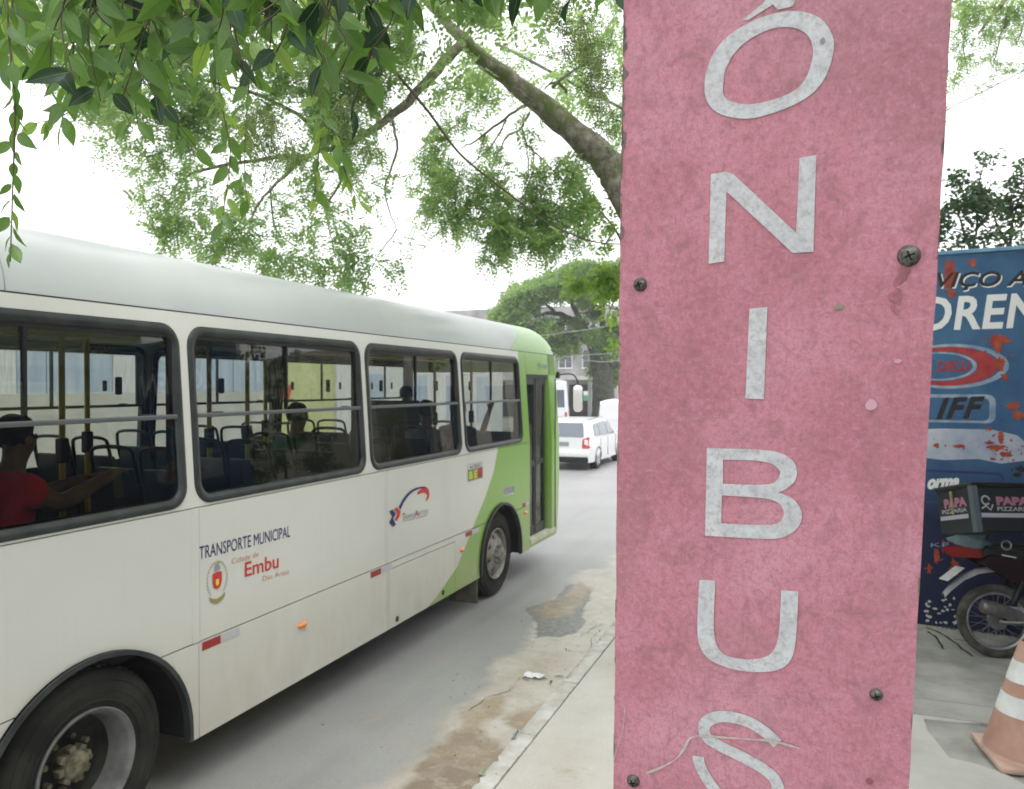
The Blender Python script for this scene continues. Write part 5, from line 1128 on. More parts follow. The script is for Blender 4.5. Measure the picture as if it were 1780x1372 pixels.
# ------------------------------------------------------------------ cars and vans up the street
def vehicle(name, label, cat, xc, yb, L, Wd, prof, roofp, glass_side, wheels, paintm, parts):
    """prof: list of (y from the rear, z) of the body side outline; roofp: greenhouse outline"""
    o = empty(name, (xc, yb+L/2, 0), label, cat); hw_ = Wd/2
    def X(z, s): return s*(hw_-0.05*max(0, (0.55-z)/0.55)-0.27*max(0, (z-0.95))*(1.0 if roofp else 0.2))
    ys = np.linspace(0, L, 33); V = []; F = []
    top = lambda y: np.interp(y, [p[0] for p in prof], [p[1] for p in prof])
    bot = 0.24
    ring = 14
    for y in ys:
        t = float(top(y)); e = 0.10*max(0, 1-(min(y, L-y)/0.35))**2
        for k in range(ring):
            q = k/(ring-1); s = -1 if q < 0.5 else 1
            a = abs(q-0.5)*2                                  # 1 at bottom edge, 0 at centre top
            if a > 0.4: z = bot+(t-0.10-bot)*(1-(a-0.4)/0.6); xx = X(z, s)*(1-e)
            else: z = t-0.10*(a/0.4)**3; xx = X(t, s)*(1-e)*(a/0.4)**0.6*1.0
            V.append((xc+xx, yb+y, z))
    for i in range(len(ys)-1):
        for k in range(ring-1): F.append((i*ring+k, i*ring+k+1, (i+1)*ring+k+1, (i+1)*ring+k))
    F.append(tuple(range(ring))); F.append(tuple((len(ys)-1)*ring+k for k in range(ring-1, -1, -1)))
    body = mesh('body', V, F, paintm, o, smooth=True, angle=50)
    for s in (1, -1):
        for wy in wheels:
            w = bpy.data.objects.new('wheel', None); COL.objects.link(w); w.parent = o; w.matrix_parent_inverse = world_of(o).inverted(); c = Vector((xc+s*(hw_-0.02), yb+wy, 0.31)); w.location = c
            MB().lathe([(-0.19, 0.2), (-0.19, 0.29), (-0.16, 0.31), (-0.03, 0.31), (0.012, 0.29), (0.008, 0.21), (-0.04, 0.2)], c, (s, 0, 0), 32).build('tyre', M_tyre, w, smooth=True)
            r_ = MB(); r_.lathe([(0.004, 0.212), (0.012, 0.20), (-0.02, 0.19), (-0.045, 0.18), (-0.05, 0.06), (-0.0, 0.05), (0.0, 0.0)], c, (s, 0, 0), 32)
            for k in range(5):
                T_ = Matrix.Translation(c) @ Matrix.Rotation(2*math.pi*k/5, 4, 'X'); r_.box(-0.03 if s > 0 else -0.01, -0.028, 0.04, 0.01 if s > 0 else 0.03, 0.028, 0.19, M=T_)
            r_.build('rim', M_chrome, w)
            MB().lathe([(0.003, 0.0), (0.003, 0.36)], c+Vector((s*0.0, 0, 0)), (s, 0, 0), 32).build('wheel_well', M_dark, w) if False else None
            V2 = []; n_ = 20
            for k in range(n_+1):
                q = math.pi*k/n_; V2 += [(c.x+s*0.024, c.y+0.36*math.cos(q), 0.31+0.36*math.sin(q)), (c.x+s*0.024, c.y+0.315*math.cos(q), 0.31+0.315*math.sin(q))]
            mesh('arch_gap', V2, [(2*k, 2*k+1, 2*k+3, 2*k+2) for k in range(n_)], M_dark, w)
    def pane(nm, pts, m_, off=0.006):
        n_ = len(pts); P = [Vector(p) for p in pts]; return mesh(nm, P, [tuple(range(n_))], m_, o)
    for s in (1, -1):
        for poly in glass_side: pane('side_window', [(xc+X(z, s)*1.0+s*0.008, yb+y, z) for y, z in poly], M_cglass)
    parts(o, xc, yb, hw_, X, pane)
    return o
M_carw = mat('white_car_paint', (0.80, 0.81, 0.84), 0.25, coat=0.6)
def wagon_parts(o, xc, yb, hw_, X, pane):
    # rear window, lamps, plate, bumper, handle, mirror
    pane('rear_window', [(xc-0.66, yb-0.012, 1.0), (xc+0.66, yb-0.012, 1.0), (xc+0.58, yb+0.205, 1.40), (xc-0.58, yb+0.205, 1.40)], M_cglass)
    for s in (1, -1):
        b = MB(); b.add([(xc+s*0.60, yb-0.012, 0.66), (xc+s*0.80, yb-0.006, 0.66), (xc+s*0.845, yb+0.16, 0.70), (xc+s*0.82, yb+0.20, 0.97), (xc+s*0.78, yb+0.02, 1.0), (xc+s*0.62, yb-0.01, 0.93)], [(0, 1, 4, 5), (1, 2, 3, 4)]); b.build('tail_lamp', M_red, o)
        b = MB(); b.box(xc+s*0.98-0.08, yb+3.02, 0.98, xc+s*0.98+0.08, yb+3.14, 1.10, bev=0.03); b.build('wing_mirror', M_carw, o, smooth=True)
    pane('number_plate', [(xc-0.2, yb-0.014, 0.72), (xc+0.2, yb-0.014, 0.72), (xc+0.2, yb-0.014, 0.84), (xc-0.2, yb-0.014, 0.84)], M_greyp)
    MB().box(xc-0.80, yb-0.07, 0.40, xc+0.80, yb+0.16, 0.60, bev=0.05).build('bumper', M_carw, o, smooth=True)
    MB().box(xc-0.78, yb-0.03, 0.24, xc+0.78, yb+0.2, 0.40, bev=0.03).build('bumper_skirt', M_black, o, smooth=True)
    for s in (1, -1):
        MB().tube([(xc+s*0.62, yb+0.5, 1.50), (xc+s*0.62, yb+2.2, 1.52)], 0.018, 8).build('roof_bar', M_chrome, o, smooth=True)
        for yy in (1.5, 2.45): MB().box(xc+s*0.885-0.015, yb+yy, 0.84, xc+s*0.885+0.015, yb+yy+0.16, 0.87, bev=0.01).build('door_handle', M_carw, o)
    q = MB()
    for s in (1, -1):
        for yy in (1.10, 1.95, 2.95): q.box(xc+s*0.877-0.006, yb+yy, 0.34, xc+s*0.877+0.006, yb+yy+0.008, 0.90)
    q.build('door_gap', M_dark, o)
sx_right = -6.12
vehicle('parked_car', 'white estate car standing ahead of the bus with a red tail lamp showing', 'car', sx_right-0.875, 21.95, 4.45, 1.75,
        [(0, 0.98), (0.06, 1.06), (0.28, 1.44), (0.6, 1.50), (1.6, 1.53), (2.35, 1.50), (3.15, 1.05), (4.0, 0.92), (4.35, 0.78), (4.45, 0.6)], True,
        [[(0.42, 1.02), (1.02, 1.0), (1.02, 1.38), (0.62, 1.36)], [(1.08, 1.0), (1.93, 0.99), (1.93, 1.41), (1.08, 1.39)], [(1.99, 0.99), (2.85, 0.98), (2.32, 1.38), (1.99, 1.41)]], (0.85, 3.45), M_carw, wagon_parts)
def van_parts(o, xc, yb, hw_, X, pane):
    pane('rear_window', [(xc-0.7, yb-0.01, 1.2), (xc+0.7, yb-0.01, 1.2), (xc+0.66, yb+0.02, 1.75), (xc-0.66, yb+0.02, 1.75)], M_carw)
    for s in (1, -1): pane('tail_lamp', [(xc+s*0.76, yb-0.012, 0.8), (xc+s*0.88, yb-0.012, 0.8), (xc+s*0.88, yb-0.012, 1.1), (xc+s*0.76, yb-0.012, 1.1)], M_red)
    MB().box(xc-0.85, yb-0.08, 0.35, xc+0.85, yb+0.1, 0.55, bev=0.04).build('bumper', M_black, o)
vehicle('parked_van', 'tall white van ahead of the estate car, half hidden by the pink board', 'van', -6.95, 29.2, 5.0, 1.95,
        [(0, 1.85), (0.15, 1.97), (1.5, 2.02), (3.0, 1.98), (3.9, 1.25), (4.8, 1.05), (5.0, 0.7)], False,
        [[(3.0, 1.2), (3.75, 1.2), (3.3, 1.75), (3.0, 1.78)]], (0.9, 4.0), M_carw, van_parts)
def mini_parts(o, xc, yb, hw_, X, pane):
    pane('rear_window', [(xc-0.85, yb-0.01, 1.45), (xc+0.85, yb-0.01, 1.45), (xc+0.82, yb-0.01, 2.3), (xc-0.82, yb-0.01, 2.3)], M_cglass)
    for s in (1, -1): pane('tail_lamp', [(xc+s*0.86, yb-0.012, 0.9), (xc+s*0.98, yb-0.012, 0.9), (xc+s*0.98, yb-0.012, 1.2), (xc+s*0.86, yb-0.012, 1.2)], M_red)
    MB().box(xc-0.95, yb-0.1, 0.4, xc+0.95, yb+0.1, 0.62, bev=0.04).build('bumper', M_carw, o)
mb_ = vehicle('minibus', 'distant white minibus just past the nose of the green bus', 'minibus', -13.27, 36.05, 6.5, 2.15,
        [(0, 2.7), (0.12, 2.8), (3, 2.84), (5.6, 2.8), (6.3, 1.8), (6.5, 1.0)], False,
        [[(0.3, 1.45), (1.6, 1.45), (1.6, 2.3), (0.3, 2.3)], [(1.75, 1.45), (3.2, 1.45), (3.2, 2.3), (1.75, 2.3)], [(3.35, 1.45), (4.8, 1.45), (4.8, 2.3), (3.35, 2.3)]], (1.2, 5.2), M_carw, mini_parts)
mb_.rotation_euler.z = R(17)

# ------------------------------------------------------------------ buildings up the street
M_con = mottled('stained_grey_render', (0.20, 0.20, 0.20), (0.42, 0.41, 0.40), 0.6, 0.85, 0.2, 0.02, detail=8)
M_ltc = mottled('pale_grey_render', (0.36, 0.36, 0.36), (0.52, 0.52, 0.51), 0.8, 0.85, 0.2, 0.02)
M_farglass = mat('grey_window_glass', (0.10, 0.11, 0.12), 0.25)
g = empty('grey_building', (-20, 60, 0), 'grey concrete building with ground floor shops seen past the front of the bus', 'building')
bx1 = at(1066, 600, 60).x; yb0 = 57.0
MB().box(-34, yb0, 0, bx1, 72, 8.6).build('wall', M_con, g)
MB().box(-34.2, yb0-0.9, 2.95, bx1+0.2, yb0, 3.25).build('canopy', M_ltc, g)
MB().box(-34.2, yb0-0.4, 5.9, bx1+0.1, yb0-0.002, 6.05).build('ledge', M_ltc, g)
for k in range(9):
    x = bx1-0.9-k*1.9
    for z in (3.9, 6.6):
        w_ = MB().box(x-1.0, yb0-0.03, z, x, yb0+0.02, z+1.3).build('window', M_farglass, g)
        MB().box(x-1.08, yb0-0.10, z-0.1, x+0.08, yb0-0.003, z-0.002).build('sill', M_whitep, w_)
        MB().box(x-0.52, yb0-0.06, z, x-0.47, yb0-0.031, z+1.3).box(x-1.05, yb0-0.06, z, x-1.0, yb0-0.031, z+1.3).box(x, yb0-0.06, z, x+0.05, yb0-0.031, z+1.3).build('frame', M_whitep, w_)
for k in range(5):
    x = bx1-0.4-k*3.4
    MB().box(x-2.6, yb0-0.05, 0.1, x, yb0+0.02, 2.6).build('shop_opening', M_cglass if k % 2 else M_dark, g)
sg = empty('shop_sign', at(1022, 689, 55.5), 'small green and white sign above a shop door', 'sign')
a = at(1014, 680, 55.5); c = at(1031, 697, 55.5)
MB().box(a.x, a.y-0.05, c.z, c.x, a.y+0.05, a.z).build('panel', mat('sign_green', (0.05, 0.36, 0.20), 0.5), sg)
MB().box(a.x, a.y-0.06, a.z-(a.z-c.z)*0.42, c.x, a.y-0.051, a.z).build('white_strip', M_whitep, sg)
sg = empty('shop_sign', at(1038, 683, 55.5), 'small red sign beside the green and white sign', 'sign')
a = at(1031, 680, 55.4); c = at(1044, 690, 55.4); MB().box(a.x, a.y-0.05, c.z, c.x, a.y+0.05, a.z).build('panel', M_redp, sg)
g = empty('yellow_building', (-8, 75, 0), 'ochre yellow building low behind the far tree', 'building')
a = at(1056, 650, 72); MB().box(a.x, a.y, 0, a.x+12, a.y+8, 4.4).build('wall', mottled('ochre_render', (0.55, 0.36, 0.08), (0.68, 0.5, 0.16), 1, 0.8), g)
for k in range(3): MB().box(a.x+1+k*3.5, a.y-0.03, 1, a.x+2.6+k*3.5, a.y+0.01, 2.6).build('window', M_navyglass, g)
g = empty('pale_building', (-15, 88, 0), 'pale two storey building closing the street beyond the tree', 'building')
a = at(1035, 650, 95); MB().box(a.x-14, a.y, 0, a.x+40, a.y+8, 6.0).build('wall', M_ltc, g)
for k in range(10): MB().box(a.x-8+k*3.2, a.y-0.03, 3.4, a.x-6.6+k*3.2, a.y+0.01, 4.8).build('window', M_navyglass, g)

# opposite side of the street, seen through the bus
tag(sheet('far_pavement', -14.0, -12.0, -40, 30, 0.10, M_pave), kind='structure')
o_ = empty('roadside_wall', (-13.6, 3, 0.1), 'cream wall with a yellow foot across the street, seen through the bus windows', 'wall')
MB().box(-13.9, -20, 0.1, -13.6, 17.3, 0.85).build('yellow_footing', mottled('yellow_band_paint', (0.62, 0.36, 0.05), (0.72, 0.48, 0.10), 2, 0.8), o_)
MB().box(-13.9, -20, 0.852, -13.62, 17.3, 2.35).build('cream_wall', mottled('cream_wall_paint', (0.42, 0.40, 0.35), (0.52, 0.50, 0.45), 2, 0.8), o_)
gt = empty('metal_gate', (-13.7, 5, 2.35), 'pale blue metal panels standing on the cream wall across the street', 'gate')
M_pblue = mottled('pale_blue_metal', (0.30, 0.36, 0.46), (0.46, 0.51, 0.58), 1.2, 0.6, 0, stretch=(1, 4, 0.4))
M_pwhite = mottled('whitewashed_metal', (0.50, 0.48, 0.44), (0.66, 0.66, 0.66), 4, 0.7, 0, stretch=(1, 6, 0.5))
rr = random.Random(21); yy = -8.0
while yy < 16.6:
    w_ = rr.choice((0.6, 0.9, 1.2)); MB().box(-13.80, yy+0.015, 2.36, -13.72+rr.uniform(-.02, .02), yy+w_-0.015, 3.9+rr.uniform(-.1, .1)).build('panel', rr.choice((M_pblue, M_pblue, M_pwhite)), gt); yy += w_
g2 = empty('white_house', (-16, 28, 0), 'whitewashed house with blue shutters beyond the yellow house across the street', 'building')
MB().box(-19, 21.05, 0.05, -13.8, 34, 4.4).build('wall', M_pwhite, g2)
for yw in (22.0, 25.0, 28.0, 31.0): MB().box(-13.84, yw, 0.9, -13.77, yw+1.3, 2.9).build('shutter', M_pblue, g2)
g = empty('yellow_house', (-16, 19, 0), 'pale yellow house across the street with a red painted notice', 'building')
MB().box(-19, 17.35, 0.05, -13.7, 21.0, 4.6).build('wall', mottled('lemon_render', (0.44, 0.45, 0.20), (0.54, 0.54, 0.28), 1, 0.8), g)
MB().box(-13.72, 20.1, 0.05, -13.62, 21.0, 4.3).build('white_pilaster', M_pwhite, g)
for yw in (): MB().box(-13.73, yw, 1.0, -13.68, yw+1.0, 2.6).build('window', M_navyglass, g)
def far_x(px, py, X):
    d = ray(px, py); t = X/d.x; return d.y*t, EYE+d.z*t
ya, za = far_x(496, 645, -13.68)
for s, zz_ in (('A', za+0.15), ('V', za-0.75)):
    text('lettering', s, (-13.66, ya-0.25, zz_-0.2), (0, 0, 1) if s == 'A' else (0, 1, 0), (0, -1, 0) if s == 'A' else (0, 0, 1), 0.55, M_redp, g, width=0.55, bold=0.05)

# ------------------------------------------------------------------ trees
def np_mesh(name, V, tone, m, parent=None, kind='stuff', label=None):
    """V: (n,4,3) array of leaf quads"""
    n = V.shape[0]; me = bpy.data.meshes.new(name); me.vertices.add(n*4); me.vertices.foreach_set('co', V.reshape(-1).astype(np.float32))
    me.loops.add(n*4); me.loops.foreach_set('vertex_index', np.arange(n*4, dtype=np.int32))
    me.polygons.add(n); me.polygons.foreach_set('loop_start', np.arange(0, n*4, 4, dtype=np.int32)); me.polygons.foreach_set('loop_total', np.full(n, 4, dtype=np.int32))
    at_ = me.attributes.new('tone', 'FLOAT', 'FACE'); at_.data.foreach_set('value', tone.astype(np.float32))
    me.update(); me.validate(); me.materials.append(m)
    o = link(name, me, parent); o['kind'] = kind
    return o
def unit(a): return a/np.maximum(1e-9, np.linalg.norm(a, axis=-1, keepdims=True))
def fronds(centers, L, nl, ll, lw, droop=0.5, tone_sd=0.12, outward=None):
    """pinnate sprays: centres (n,3); nl leaflets per spray"""
    n = len(centers); g = RNG
    ax = unit(g.normal(size=(n, 3))+np.array([0, 0, -droop])); ln = L*g.uniform(0.6, 1.2, size=(n, 1))
    sd = unit(np.cross(ax, g.normal(size=(n, 3))*0.45+np.array([0, 0, 1.0])+0.5*unit(np.array([-0.2, -1.0, 0])))); up = np.cross(ax, sd)
    t = np.linspace(0.08, 1, nl)[None, :]; side = np.where(np.arange(nl) % 2 == 0, 1.0, -1.0)[None, :]
    P = centers[:, None, :]+ax[:, None, :]*(t*ln)[..., None]+np.array([0, 0, -1.0])*(0.25*(t**2)*ln)[..., None]
    dirv = unit(sd[:, None, :]*side[..., None]+ax[:, None, :]*0.55+g.normal(size=(n, nl, 3))*0.16)
    wv_ = unit(np.cross(dirv, up[:, None, :]+g.normal(size=(n, nl, 3))*0.22))
    l_ = (ll*g.uniform(0.7, 1.2, size=(n, nl)))[..., None]; w_ = (lw*g.uniform(0.8, 1.2, size=(n, nl)))[..., None]
    nrm = np.cross(dirv, wv_)
    Q = np.stack([P, P+dirv*l_*0.45+wv_*w_*0.5+nrm*w_*0.15, P+dirv*l_, P+dirv*l_*0.45-wv_*w_*0.5+nrm*w_*0.15], axis=2)
    tone = np.repeat(g.normal(0, tone_sd, size=(n, 1)), nl, axis=1)+g.normal(0, 0.05, size=(n, nl))
    return Q.reshape(-1, 4, 3), tone.reshape(-1)
def clump_points(blobs, dens):
    """blobs: (centre Vector, radius, weight): sub-clumped points"""
    out = []
    for c, r, w in blobs:
        k = max(4, int(7*w)); sub = np.array(c)+unit(RNG.normal(size=(k, 3)))*r*RNG.uniform(0.3, 1.0, size=(k, 1))
        n = max(4, int(dens*w*r*r)); idx = RNG.integers(0, k, n)
        out.append(sub[idx]+RNG.normal(size=(n, 3))*r*0.27*np.array([1, 1, 0.6]))
    return np.concatenate(out)
def limb(parent, pts, rad, m=None, n=10, name='limb', wob=0.0):
    P = spline(pts, 5); k = len(P); rs = [np.interp(i/(k-1), np.linspace(0, 1, len(rad)), rad) for i in range(k)]
    q = random.Random(len(pts)*7+int(rad[0]*1000))
    P = [p+Vector((q.uniform(-1, 1), q.uniform(-1, 1), q.uniform(-1, 1)))*wob for p in P]
    return MB().tube(P, [float(r*(1+q.uniform(-.07, .07))) for r in rs], n).build(name, m or M_bark, parent, smooth=True)

# the leaning street tree behind the board
D = 9.6
tr = empty('feathery_tree', atZ(1215, 1003, 0.1), 'street tree with a mossy leaning limb and feathery leaves arching over the road', 'tree')
T0 = atZ(1215, 1003, 0.1)
limb(tr, [T0-Vector((0, 0, 0.1)), T0+Vector((0.03, 0, 1.2)), at(1205, 640, D), at(1170, 520, D), at(1120, 400, D), at(1076, 318, D), at(1045, 272, D), at(1000, 232, D-0.05), at(930, 172, D-0.1), at(850, 112, D-0.2), at(800, 62, D-0.3), at(740, 0, D-0.3), at(690, -70, D-0.3)],
     [0.26, 0.24, 0.225, 0.215, 0.205, 0.195, 0.18, 0.155, 0.125, 0.10, 0.07, 0.05, 0.03], n=16, name='trunk', wob=0.012)
limb(tr, [at(808, 72, D-0.3), at(770, 110, D-0.5), at(720, 165, D-0.8), at(670, 210, D-1.0), at(610, 248, D-1.1), at(540, 270, D-1.2), at(470, 330, D-1.2), at(420, 400, D-1.2)], [0.065, 0.06, 0.052, 0.045, 0.036, 0.025, 0.016, 0.008], wob=0.012)
limb(tr, [at(1076, 318, D), at(1130, 250, D+0.4), at(1200, 100, D+0.8), at(1300, -60, D+1)], [0.14, 0.11, 0.08, 0.05])
limb(tr, [at(1120, 400, D), at(1230, 330, D+0.2), at(1400, 200, D+0.2), at(1600, 60, D+.3)], [0.12, 0.10, 0.07, 0.03])
for pts, r in (([(935, 172), (905, 188), (880, 205), (845, 232), (818, 250), (800, 258)], 0.022), ([(925, 175), (893, 150), (878, 135)], 0.018), ([(845, 230), (838, 250), (828, 285)], 0.012), ([(880, 210), (850, 260), (800, 300)], 0.012),
               ([(920, 195), (905, 225), (885, 235), (868, 262), (855, 290)], 0.018), ([(906, 222), (915, 250), (925, 262), (930, 290), (945, 320)], 0.016), ([(915, 250), (918, 300), (905, 350)], 0.010), ([(925, 262), (955, 290), (990, 330)], 0.012),
               ([(985, 160), (965, 142), (945, 158)], 0.02), ([(960, 152), (1000, 120), (1060, 90)], 0.02), ([(680, 205), (690, 260), (670, 330), (690, 400)], 0.018), ([(600, 250), (600, 300), (570, 360), (580, 430)], 0.018),
               ([(540, 270), (440, 280), (340, 300), (290, 340)], 0.025), ([(470, 330), (480, 400), (530, 440)], 0.012), ([(560, 262), (520, 200), (400, 150), (250, 120)], 0.03), ([(420, 400), (380, 430), (350, 450)], 0.008),
               ([(690, 400), (660, 440), (640, 480)], 0.008), ([(800, 300), (790, 350), (800, 390)], 0.010), ([(930, 290), (900, 360), (870, 400)], 0.010)):
    dd = D-0.2 if pts[0][0] > 760 else D-1.1
    limb(tr, [at(x, y, dd+random.uniform(-.05, .05)) for x, y in pts], [r, r*0.75, r*0.3], n=6, name='branch', wob=0.01)
def pblobs(lst, d, sd): return [(at(x, y, d+random.uniform(-sd, sd)), rp/FOC*d, w) for x, y, rp, w in lst]
massA = [(770, 225, 35, .6), (745, 285, 35, 1), (790, 300, 40, .8), (760, 350, 35, 1), (810, 365, 35, 1.2), (780, 385, 25, 1.2), (850, 340, 40, .9), (880, 400, 45, 1.7), (860, 430, 25, 1.3), (920, 385, 40, 1.5), (940, 340, 40, 1), (980, 300, 35, .8), (985, 360, 35, 1.1), (965, 415, 30, 1.5), (1005, 400, 20, 1.1), (900, 300, 40, .5), (850, 260, 35, .5), (820, 200, 40, .5), (1010, 270, 25, .9), (900, 245, 30, .5), (930, 430, 20, 1.2), (875, 445, 10, 1.2)]
massB = [(830, 130, 35, .5), (880, 170, 30, .4), (900, 95, 40, .5), (960, 110, 40, .5), (1010, 60, 40, .6), (1050, 110, 40, .7), (1050, 190, 35, .8), (1020, 160, 30, .5), (1060, 240, 25, .8), (740, 190, 30, .5), (780, 150, 25, .5), (1060, 20, 40, .7), (950, 30, 40, .5), (700, 100, 40, .5), (1075, 260, 20, .8)]
massC = [(120, 120, 50, .8), (60, 60, 50, .6), (170, 170, 40, .9), (230, 200, 40, 1), (200, 240, 25, .9), (250, 110, 50, .7), (270, 290, 32, 1), (320, 250, 35, .7), (240, 300, 18, .9), (260, 340, 25, 1.1), (300, 380, 35, 1.2), (345, 350, 30, .8), (290, 415, 20, 1.2), (380, 420, 38, 1.2), (340, 310, 30, .6), (400, 370, 30, .6), (375, 455, 18, 1.2), (430, 440, 28, 1.1), (460, 395, 30, .7), (500, 450, 32, 1), (540, 420, 30, .7), (470, 470, 20, 1), (560, 470, 28, 1.0), (590, 440, 30, .8), (610, 485, 20, 1.1), (640, 450, 28, .8), (680, 462, 18, .7), (620, 400, 25, .5), (560, 380, 28, .5), (650, 350, 28, .35), (680, 300, 22, .3), (600, 500, 12, 1), (430, 320, 35, .5), (500, 340, 35, .6), (560, 310, 35, .7), (610, 300, 30, .8), (640, 260, 28, .9), (600, 240, 28, .9), (520, 270, 30, .7), (460, 250, 35, .5), (660, 200, 25, .6), (700, 420, 12, .5), (650, 150, 35, .5), (400, 200, 40, .5), (350, 170, 40, .6), (300, 140, 40, .6), (450, 120, 40, .4), (560, 140, 40, .5)]
fill = [(random.uniform(-40, 700), random.uniform(-40, 230), random.uniform(28, 50), random.uniform(.5, 1.0)) for _ in range(62)]
fill = [f_ for f_ in fill if f_[1] < np.interp(f_[0], [-40, 40, 150, 250, 700], [90, 120, 200, 230, 190])]
C1 = clump_points(pblobs(massA, D-0.1, .25)+pblobs([(x, y, r_, w*.5) for x, y, r_, w in massB], D-0.2, .4), 1350); C2 = clump_points(pblobs(massC+fill, D-1.2, .45), 1350)
off = [(Vector((random.uniform(-4.5, 1.5), random.uniform(4, 13), random.uniform(6.3, 7.6))), random.uniform(.4, .8), .8) for _ in range(50)]  # crown clumps above the view, made denser to shade the bus roof
C3 = clump_points(off, 300)
Q, T = fronds(np.concatenate([C1, C2]), 0.26, 16, 0.062, 0.024, 0.35); Q3, T3 = fronds(C3, 0.3, 12, 0.09, 0.045, .5)
np_mesh('crown', np.concatenate([Q, Q3]), np.concatenate([T, T3])+0.02, M_leaffine, tr)
# pale young leaves sprouting near the board
yb_ = [(985, 290, 10, .8), (1000, 320, 20, 1), (1020, 345, 22, 1.1), (990, 365, 18, .9), (1040, 370, 18, .9), (1010, 300, 14, .8), (1060, 400, 18, .5), (1050, 430, 16, .5), (1070, 350, 12, .5)]
st = empty('young_tree', atZ(1110, 990, 0.1), 'slim young tree with pale lime leaves close behind the pink board', 'tree')
limb(st, [atZ(1110, 990, .1), at(1115, 800, 9.9), at(1110, 600, 9.9), at(1095, 470, 9.9), at(1070, 400, 9.9), at(1020, 345, 9.9)], [0.05, .045, .035, .025, .015, .006], n=8, name='trunk')
for pts in ([(1095, 470), (1040, 480), (990, 490)], [(1100, 500), (1070, 520), (1050, 570)], [(1070, 400), (1050, 430), (1060, 450)], [(1085, 440), (1130, 380), (1150, 300)]): limb(st, [at(x, y, 9.9) for x, y in pts], [0.015, .01, .004], n=6, name='branch')
yb2 = [(985, 480, 12, .8), (1010, 485, 20, 1.2), (1045, 485, 22, 1.3), (1068, 475, 18, 1.3), (1070, 510, 16, 1), (1040, 510, 16, .8), (1068, 545, 12, .6), (1070, 590, 8, .6), (1060, 530, 10, .5), (1110, 450, 40, 1), (1150, 350, 50, .8)]
C = clump_points(pblobs(yb_+yb2, 9.9, .35), 1300); Q, T = fronds(C, 0.14, 6, 0.085, 0.045, 0.9)
np_mesh('crown', Q, T+0.1, M_leafyoung, st)

# umbrella-shaped tree at the far bend
D2 = 42.0; ft = empty('umbrella_tree', atZ(1052, 751, 0.0), 'big spreading tree with a dark trunk far up the street', 'tree')
def F2(x, y, dd=0): return at(x, y, D2+dd)
limb(ft, [atZ(1052, 752, 0), F2(1050, 700), F2(1046, 650), F2(1036, 610), F2(1020, 580), F2(1000, 560), F2(965, 545), F2(930, 550)], [0.75, 0.62, 0.5, 0.38, 0.3, 0.22, 0.12, 0.06], M_barkfar, 12, 'trunk', wob=0.05)
for pts, r in (([(1052, 700), (1060, 640), (1075, 590), (1100, 540)], 0.4), ([(1046, 650), (1050, 590), (1045, 540), (1060, 500)], .25), ([(1020, 580), (1000, 540), (985, 510), (960, 490)], .18), ([(1000, 560), (960, 565), (915, 575), (890, 570)], .14), ([(965, 545), (940, 525), (900, 520)], .1), ([(1036, 610), (1010, 590), (985, 590)], .14), ([(1045, 540), (1020, 520), (1010, 490)], .14)):
    limb(ft, [F2(x, y, random.uniform(-.5, .5)) for x, y in pts], [r, r*.7, r*.4], M_barkfar, 8, 'branch', wob=0.03)
fb = []
for k in range(250):
    x = random.uniform(858, 1150); tt = np.interp(x, [862, 890, 930, 980, 1030, 1080, 1150], [548, 512, 484, 468, 458, 455, 455]); bt = np.interp(x, [862, 900, 930, 960, 1000, 1040, 1150], [560, 578, 590, 580, 585, 600, 620])
    y = random.uniform(tt+8, tt+42) if random.random() < 0.75 else random.uniform(tt+30, bt)
    if 935 < x < 985 and 515 < y < 548: continue
    fb.append((x, y, random.uniform(8, 14), random.uniform(.6, 1.1)))
fb += [(870, 548, 8, 1), (885, 555, 9, 1), (900, 562, 9, 1), (915, 570, 10, 1), (975, 600, 12, 1.2), (990, 590, 12, 1), (965, 592, 10, 1.2), (1000, 605, 8, .8), (1030, 640, 10, .7), (1040, 610, 14, 1.1), (1060, 600, 14, 1.2), (1062, 630, 14, 1.1), (1065, 660, 12, .9), (1035, 585, 12, .9)]
C = clump_points([(F2(x, y, random.uniform(-3.5, 3.5)), rp/FOC*D2, w) for x, y, rp, w in fb], 900); Q, T = fronds(C, 0.45, 5, 0.24, 0.12, 0.2, 0.2)
np_mesh('crown', Q, T, M_leaffar, ft)

# shrub above the wall, and the tree over it
sh = empty('shrub', w3(1.4, 0.1, -1.0), 'leafy dark shrub rising above the blue shop wall', 'shrub')
D3 = 9.4
for pts in ([(1690, 700), (1692, 445), (1697, 400), (1700, 330), (1712, 285)], [(1760, 700), (1755, 430), (1765, 370), (1778, 330)], [(1692, 445), (1675, 400), (1660, 350)], [(1755, 430), (1735, 395), (1725, 365)], [(1697, 400), (1720, 370), (1745, 340)]):
    limb(sh, [at(x, y, D3) for x, y in pts], [0.022, 0.014, 0.005], M_stem, 6, 'stem', wob=.01)
bb = [(1660, 310, 16, 1), (1668, 345, 20, 1.5), (1700, 330, 22, 1.4), (1690, 300, 16, 1), (1712, 272, 12, .7), (1730, 265, 9, .5), (1700, 262, 8, .4), (1690, 365, 22, 1.2), (1725, 345, 20, 1.1), (1745, 350, 20, 1.2), (1765, 320, 18, .9), (1780, 300, 16, .9), (1775, 350, 24, 1.3), (1655, 395, 18, .7), (1690, 410, 20, .6), (1725, 400, 20, .8), (1760, 400, 22, .9), (1660, 430, 14, .4), (1780, 425, 18, .8), (1740, 425, 16, .5), (1800, 380, 30, 1), (1640, 370, 16, 1), (1620, 400, 20, 1), (1820, 330, 30, 1)]
C = clump_points(pblobs(bb, D3, .2), 1500); Q, T = fronds(C, 0.13, 4, 0.085, 0.045, 0.6)
np_mesh('crown', Q, T, M_leafbush, sh)
